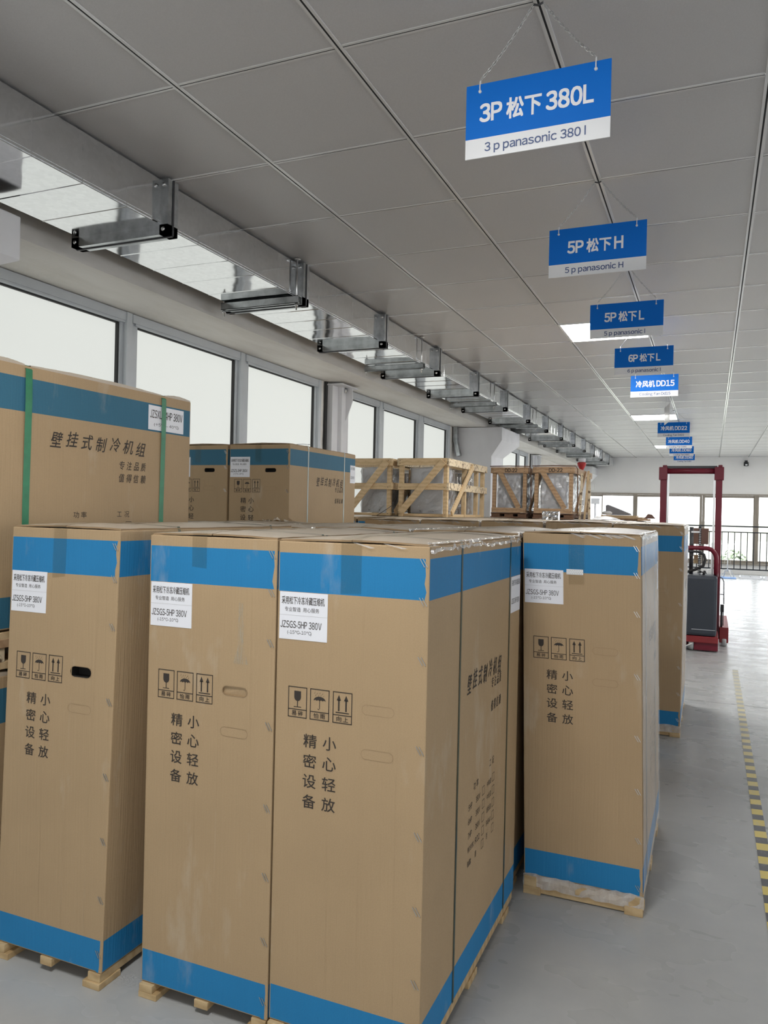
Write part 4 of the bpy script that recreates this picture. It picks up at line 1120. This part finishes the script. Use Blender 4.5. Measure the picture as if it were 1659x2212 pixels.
# loose sticks leaning beside the right crate
for k, (x, dx, y, h_, wd) in enumerate(((-1.235, .012, 8.02, .47, .022), (-1.20, .03, 8.10, .50, .020), (-1.165, -.012, 8.20, .46, .026), (-1.225, .045, 8.26, .48, .016))):
    mb = MB(); mb.beam((x, y, ZB), (x+dx, y+.02, ZB+h_), wd, .014, M['crate'] if k % 2 else M['bark'], up=(0, 1, 0))
    tag(mb.build('wooden_stick', bevel=.001), 'upright pale wooden stick in the bundle right of the DD-22 crates', 'stick', 'sticks beside the right crate')
t = thing('capped_pipe', 'grey pipe with a red conical cap above the right DD-22 crate', 'pipe', (-1.425, 9.32, 0))
mb = MB(); mb.tube([(0, 0, 0), (0, 0, 1.77)], .011, M['unit']); mb.build('pipe', t)
mb = MB(); mb.lathe([(.013, 1.765), (.022, 1.79), (.050, 1.845), (.052, 1.870), (.03, 1.876)], (0, 0, 0), M['redcap'], 16); mb.build('cap', t)
mb = MB(); mb.lathe([(.042, 1.876), (.042, 1.92), (.03, 1.922)], (0, 0, 0), M['unit'], 16); mb.build('collar', t)
# foil pack on the third row
mb = MB(); mb.grid((-.052, 0, 0), (1, 0, 0), (0, 0, 1), [.104*k/8 for k in range(9)], [.056*k/5 for k in range(6)], lambda i, j: M['silver'], lambda a, b, i, j: (0, 0, R.uniform(-.003, .003)))
mb.grid((-.052, .0, .056), (1, 0, 0), (0, 1, 0), [.104*k/8 for k in range(9)], [.06*k/4 for k in range(5)], lambda i, j: M['silver'], lambda a, b, i, j: (0, 0, R.uniform(-.003, .003)))
mb.box((-.051, .003, 0), (.051, .058, .053), M['silver'])
tag(mb.build('foil_pack', loc=(-.957, 5.0, 1.2135)), 'small shiny silver pack standing on the third-row cartons', 'pack')
# boards and odds and ends at the back of the pile
for k, (x0, x1, y0, y1, z, th) in enumerate(((-1.14, -.64, 8.45, 9.15, ZB, .012), (-1.12, -.66, 8.48, 9.10, ZB+.0125, .011), (-1.14, -.67, 8.5, 9.12, ZB+.024, .012), (-1.10, -.74, 8.50, 9.10, ZB+.0365, .016))):
    mb = MB(); mb.box((-(x1-x0)/2, -(y1-y0)/2, 0), ((x1-x0)/2, (y1-y0)/2, th), M['oldwood'] if k < 1 else M['oakcrate'] if k < 2 else M['crate'])
    o = mb.build('wooden_board', loc=((x0+x1)/2, (y0+y1)/2, z), rotz=.03*(k-1.5), bevel=.001)
    tag(o, ('bottom dark board of the pile behind the third row', 'second board from the bottom of the pile behind the third row', 'third board from the bottom of the pile behind the third row', 'topmost pale board of the pile behind the third row')[k], 'board', 'boards lying on the packed cartons')
mb = MB(); mb.prism([(0, 0), (.26, 0), (.25, .02), (.02, .112), (0, .105)], (-1.075, 8.78, ZB+.0535), (1, 0, 0), (0, 0, 1), -.22, M['foam']); tag(mb.build('foam_wedge', bevel=.004), 'dark grey foam wedge on the board pile', 'foam')
mb = MB(); mb.lathe([(.005, 0), (.045, .004), (.055, .02), (.04, .036), (.01, .042)], (0, 0, 0), M['bag'], 14); o = mb.build('white_bag', loc=(-1.035, 8.60, ZB+.054)); tag(o, 'small crumpled white bag before the foam wedge', 'bag')
mb = MB(); mb.box((-.065, -.10, 0), (.065, .10, .020), M['oakcrate']); tag(mb.build('wood_offcut', loc=(-.655, 8.38, ZB), rotz=.25, bevel=.002), 'flat wood offcut at the right end of the board pile', 'offcut')
mb = MB(); mb.prism([(0, 0), (.11, 0), (.07, .045), (.035, .05)], (-.64, 8.40, ZB+.023), (1, 0, 0), (0, 0, 1), -.1, M['brownpanel']); tag(mb.build('brown_offcut'), 'small peaked brown offcut beside the red mast', 'offcut')
mb = MB(); mb.grid((-.09, -.05, 0), (1, 0, 0), (0, 1, 0), [.18*k/8 for k in range(9)], [.12*k/5 for k in range(6)], lambda i, j: M['bag'], lambda a, b, i, j: (0, 0, .022*max(0, 1-((a-.09)/.09)**2-((b-.06)/.06)**2)+R.uniform(0, .004)))
mb.build('x').name = 'plastic_scrap'
o = bpy.data.objects['plastic_scrap']; o.location = (-.62, 5.05, 1.224); tag(o, 'crumpled white plastic scrap on the third-row lids', 'scrap')

# ================================================================ stacker
t = thing('pallet_stacker', 'red pallet stacker with a tall open mast and dark body in the aisle', 'stacker', (-.19, 7.8, 0))
LX = lambda x: x+.19
def sp(name, mb, par=None, bev=0): return mb.build(name, par or t, bevel=bev)
XL0, XL1, XR0, XR1 = LX(-.482), LX(-.422), LX(.034), LX(.092)
for a, b in ((XL0, XL1), (XR0, XR1)):
    mb = MB(); mb.box((a, .47, .06), (b, .485, 1.72), M['red']); mb.box((a, .56, .06), (b, .575, 1.72), M['red']); mb.box((a if a < 0 else b-.012, .485, .06), (a+.012 if a < 0 else b, .56, 1.72), M['red'])
    sp('mast_post', mb, bev=.003)
    mb = MB(); mb.box((a-.014, .455, 1.625), (b+.006 if a < 0 else b+.014, .60, 1.755), M['red']); mb.box((a+.02, .47, 1.745), (b, .58, 1.775), M['red']); sp('mast_cap', mb, bev=.006)
mb = MB(); mb.tube([(XL0, .50, 1.715), (XR1, .50, 1.715)], .028, M['red'], 14); mb.box((XL0+.02, .52, 1.69), (XR1-.02, .57, 1.745), M['red']); sp('mast_crossbar', mb)
mb = MB(); mb.box((XL1-.01, .50, 1.742), (XR0+.01, .56, 1.768), M['dark']); sp('inner_crossbar', mb, bev=.003)
for a in (XL1+.004, XR0-.022):
    mb = MB(); mb.box((a, .50, .08), (a+.018, .55, 1.74), M['steel']); sp('inner_mast_rail', mb)
mb = MB(); mb.box((LX(-.20), .02, .705), (LX(.06), .06, .71), M['slate'])
mb = MB(); mb.box((LX(-.44), .0, .146), (LX(.066), .36, .708), M['slate']); body = sp('body_cover', mb, bev=.028)
mb = MB(); mb.box((LX(-.15), -.0025, .205), (LX(.055), -.0005, .208), M['unit']); sp('cover_seam', mb, body)
mb = MB(); mb.box((LX(-.46), -.01, .085), (LX(.083), .60, .144), M['red2']); sp('chassis', mb, bev=.006)
mb = MB(); mb.box((LX(-.125), .01, .012), (LX(.083), .42, .085), M['red']); mb.box((LX(-.46), .25, .012), (LX(-.125), .42, .085), M['red']); sp('skirt', mb, bev=.004)
wl = MB(); wl.lathe([(.02, -.022), (.058, -.022), (.065, -.015), (.065, .015), (.058, .022), (.02, .022)], (LX(-.15), .06, .066), M['greywheel'], 20, axis='x'); sp('drive_wheel', wl)
wl = MB(); wl.beam((LX(-.22), -.02, .035), (LX(-.14), -.005, .075), .008, .008, M['white']); sp('brake_lever', wl)
mb = MB(); mb.box((LX(.095), .44, .035), (LX(.178), 1.45, .185), M['red2']); leg = sp('straddle_leg', mb, bev=.006)
wl = MB(); wl.lathe([(.01, -.02), (.036, -.02), (.04, -.012), (.04, .012), (.036, .02), (.01, .02)], (LX(.14), .46, .040), M['greywheel'], 18, axis='x'); sp('load_wheel', wl, leg)
mb = MB(); mb.box((LX(-.57), .44, .035), (LX(-.487), 1.45, .185), M['red2']); sp('straddle_leg', mb, bev=.006)
mb = MB()
arc = [(.052+.19-.09+.09*math.cos(q), .15, .868+.098*math.sin(q)) for q in [math.pi/2*k/8 for k in range(9)]][::-1]
mb.tube([(LX(-.43), .15, .958), (LX(-.2), .15, .962)] + [(x, y, z-.004) for x, y, z in arc] + [(LX(.052), .15, .74), (LX(.055), .20, .70)], .021, M['red'], 12); sp('guard_bar', mb)
mb = MB(); hp = [(LX(-.40), .10, .72), (LX(-.30), .06, .90), (LX(-.20), .05, .932), (LX(-.10), .05, .930), (LX(-.055), .05, .905), (LX(-.043), .05, .86), (LX(-.06), .05, .80), (LX(-.12), .06, .765), (LX(-.20), .08, .735), (LX(-.30), .12, .70)]
mb.tube(hp, .0135, M['rubber'], 10); sp('tiller_handle', mb)
mb = MB(); mb.tube([(LX(-.17), .22, .70), (LX(-.172), .22, 1.16)], .018, M['dark'], 12); mb.box((LX(-.19), .19, .88), (LX(-.15), .25, 1.00), M['dark']); mb.box((LX(-.175), .20, 1.105), (LX(-.10), .23, 1.122), M['steel']); sp('hydraulic_cylinder', mb)
mb = MB()
for k in range(26):
    z = .70+k*.0172
    mb.box((LX(-.112), .235, z), (LX(-.082), .255, z+.0085), M['rubber']); mb.box((LX(-.104), .24, z+.006), (LX(-.090), .25, z+.0175), M['unit'])
sp('lift_chain', mb)
mb = MB(); mb.lathe([(.004, 1.145), (.014, 1.15), (.014, 1.165), (.004, 1.178)], (LX(-.097), .245, 0), M['dark'], 10); sp('chain_pulley', mb)
mb = MB(); mb.box((LX(-.165), .62, .985), (LX(-.02), .65, 1.145), M['brownpanel']); sp('rear_panel', mb, bev=.002)
mb = MB(); mb.box((LX(-.152), .40, .84), (LX(-.112), .43, .885), M['oakcrate']); mb.box((LX(-.152), .40, .80), (LX(-.112), .43, .835), M['crate']); sp('wood_packing', mb)
mb = MB(); mb.tube([(LX(-.06), .2, .70), (LX(-.045), .2, .745)], .012, M['rubber']); mb.tube([(LX(-.09), .2, .735), (LX(-.03), .2, .722)], .006, M['rubber']); sp('valve_knob', mb)
mb = MB(); mb.tube([(LX(.09), .46, .67), (LX(.112), .46, .665), (LX(.126), .46, .63), (LX(.130), .46, .41)], .0045, M['dark'], 8); mb.tube([(LX(.095), .46, .505), (LX(.128), .46, .505)], .004, M['dark'], 8); sp('cable_guard', mb)
mb = MB(); mb.box((LX(.10), .44, .335), (LX(.132), .48, .405), M['rubber']); mb.tube([(LX(.112), .46, .18), (LX(.112), .46, .335)], .010, M['rubber']); mb.tube([(LX(.127), .46, .20), (LX(.127), .46, .34)], .004, M['dark']); sp('pedal_rod', mb)
for x in (-.40, -.02):
    mb = MB(); mb.box((LX(x)-.05, .58, .045), (LX(x)+.05, 1.50, .075), M['red2']); sp('fork', mb, bev=.004)
mb = MB(); mb.box((LX(-.42), .575, .05), (LX(.03), .60, .40), M['red2']); sp('fork_carriage', mb, bev=.003)

# ================================================================ far end
t = thing('railing', 'dark metal safety railing in front of the far windows', 'railing', (0, 18.4, 0))
mb = MB(); mb.box((-2.6, -.02, 1.068), (XR-.02, .02, 1.096), M['rail']); mb.build('top_rail', t)
mb = MB(); mb.box((-2.6, -.012, .945), (XR-.02, .012, .967), M['rail']); mb.build('middle_rail', t)
mb = MB(); mb.box((-2.6, -.014, .142), (XR-.02, .014, .168), M['rail']); mb.build('bottom_rail', t)
for k in range(70):
    x = -2.55+.126*k+.0
    if x > XR-.1: break
    mb = MB(); mb.box((x-.009, -.009, .168), (x+.009, .009, .945), M['rail']); mb.build('baluster', t)
for x in (-2.58, -1.0, 1.60, 3.2, 4.8, 6.4):
    mb = MB(); mb.box((x-.018, -.018, 0), (x+.018, .018, 1.068), M['rail']); mb.build('railing_post', t)
def rack(x, y, label):
    t = thing('drying_rack', label, 'rack', (x, y, 0), 0, 'white wire racks by the railing')
    mb = MB(); mb.tube([(0, 0, .12), (0, 0, .71)], .011, M['white'], 10); mb.build('rack_pole', t)
    mb = MB()
    for k in range(4):
        q = k*math.pi/2+.5; mb.tube([(0, 0, .17), (.08*math.cos(q), .08*math.sin(q), .15), (.15*math.cos(q), .15*math.sin(q), .006)], .006, M['white'], 8)
    mb.build('rack_feet', t)
    mb = MB()
    for k in range(5):
        cx = -.10+.05*k; mb.tube([(cx+.028*math.cos(q), .02*math.sin(3*q), .70+.016*math.sin(q)) for q in [2*math.pi*i/12 for i in range(12)]], .003, M['steel'], 5, closed=True)
    mb.build('rack_loops', t)
    mb = MB()
    for s in (-1, 1): mb.tube([(s*.10, 0, .69), (s*.05, 0, .50), (s*.045, 0, .40), (s*.07, 0, .24)], .003, M['white'], 6)
    mb.tube([(-.085, 0, .625), (.085, 0, .625)], .003, M['white'], 6); mb.tube([(-.05, 0, .50), (.05, 0, .50)], .003, M['white'], 6); mb.build('rack_wires', t)
rack(.335, 17.75, 'white wire rack standing on the blue mat, right of the mast')
rack(.02, 17.9, 'white wire rack half hidden behind the red mast')
mb = MB(); mb.box((.20, 17.5, .001), (.50, 17.95, .012), M['matblue']); tag(mb.build('blue_mat'), 'small flat blue mat under the white wire rack', 'mat')
bpy.data.objects['drying_rack'].location.z = .012
def lying_frame(loc, w, d, rz, label):
    mb = MB()
    for a, b in (((0, 0), (w, 0)), ((w, 0), (w, d)), ((w, d), (0, d)), ((0, d), (0, 0))): mb.beam((a[0], a[1], .02), (b[0], b[1], .02), .028, .04, M['unit'])
    mb.beam((w*.5, 0, .02), (w*.5, d, .02), .012, .02, M['dark'])
    tag(mb.build('metal_frame', loc=loc, rotz=rz, bevel=.002), label, 'frame', 'metal frames lying on the floor')  # open rectangular metal frame with a thin inner bar
lying_frame((.57, 17.75, 0), .40, .50, -.05, 'grey metal frame lying flat on the floor by the railing')
lying_frame((1.02, 17.65, 0), .75, .45, -.08, 'second grey metal frame lying right of the first')
mb = MB(); mb.beam((.60, 18.30, .02), (1.5, 18.34, .02), .03, .03, M['unit']); tag(mb.build('metal_bar'), 'long grey metal bar on the floor against the railing', 'bar')
t = thing('security_camera', 'small black security camera high on the far wall', 'camera', (.692, YF, 2.49))
mb = MB(); mb.box((-.03, -.02, .02), (.03, 0, .07), M['dark']); mb.build('wall_mount', t)
mb = MB(); mb.lathe([(.045, .03), (.05, .01), (.05, -.05), (.042, -.06)], (0, -.065, 0), M['rubber'], 18); mb.build('camera_housing', t)
mb = MB(); mb.box((-.02, -.118, -.048), (.024, -.112, -.02), M['signwhite']); mb.build('sensor_window', t)
mb = MB(); mb.box((-2.80, YF-.04, 1.86), (-2.60, YF, 2.02), M['wall']); mb.lathe([(.012, -.048), (.012, -.04)], (-2.74, YF, 1.93), M['dark'], 10, axis='y'); tag(mb.build('wall_box', bevel=.006), 'white wall box with a dark knob on the far wall, upper left', 'wall box')
t = thing('floor_stand', 'grey upright stand with a square head before the far windows', 'stand', (-2.35, 17.4, 0))
mb = MB(); mb.tube([(0, 0, .01), (0, 0, 1.50)], .022, M['unit']); mb.build('stand_pole', t)
mb = MB(); mb.box((-.09, -.03, 1.50), (.09, .03, 1.63), M['unit']); mb.build('stand_head', t, bevel=.006)
mb = MB(); mb.lathe([(.18, 0), (.18, .012), (.03, .02)], (0, 0, 0), M['unit'], 20); mb.build('stand_base', t)
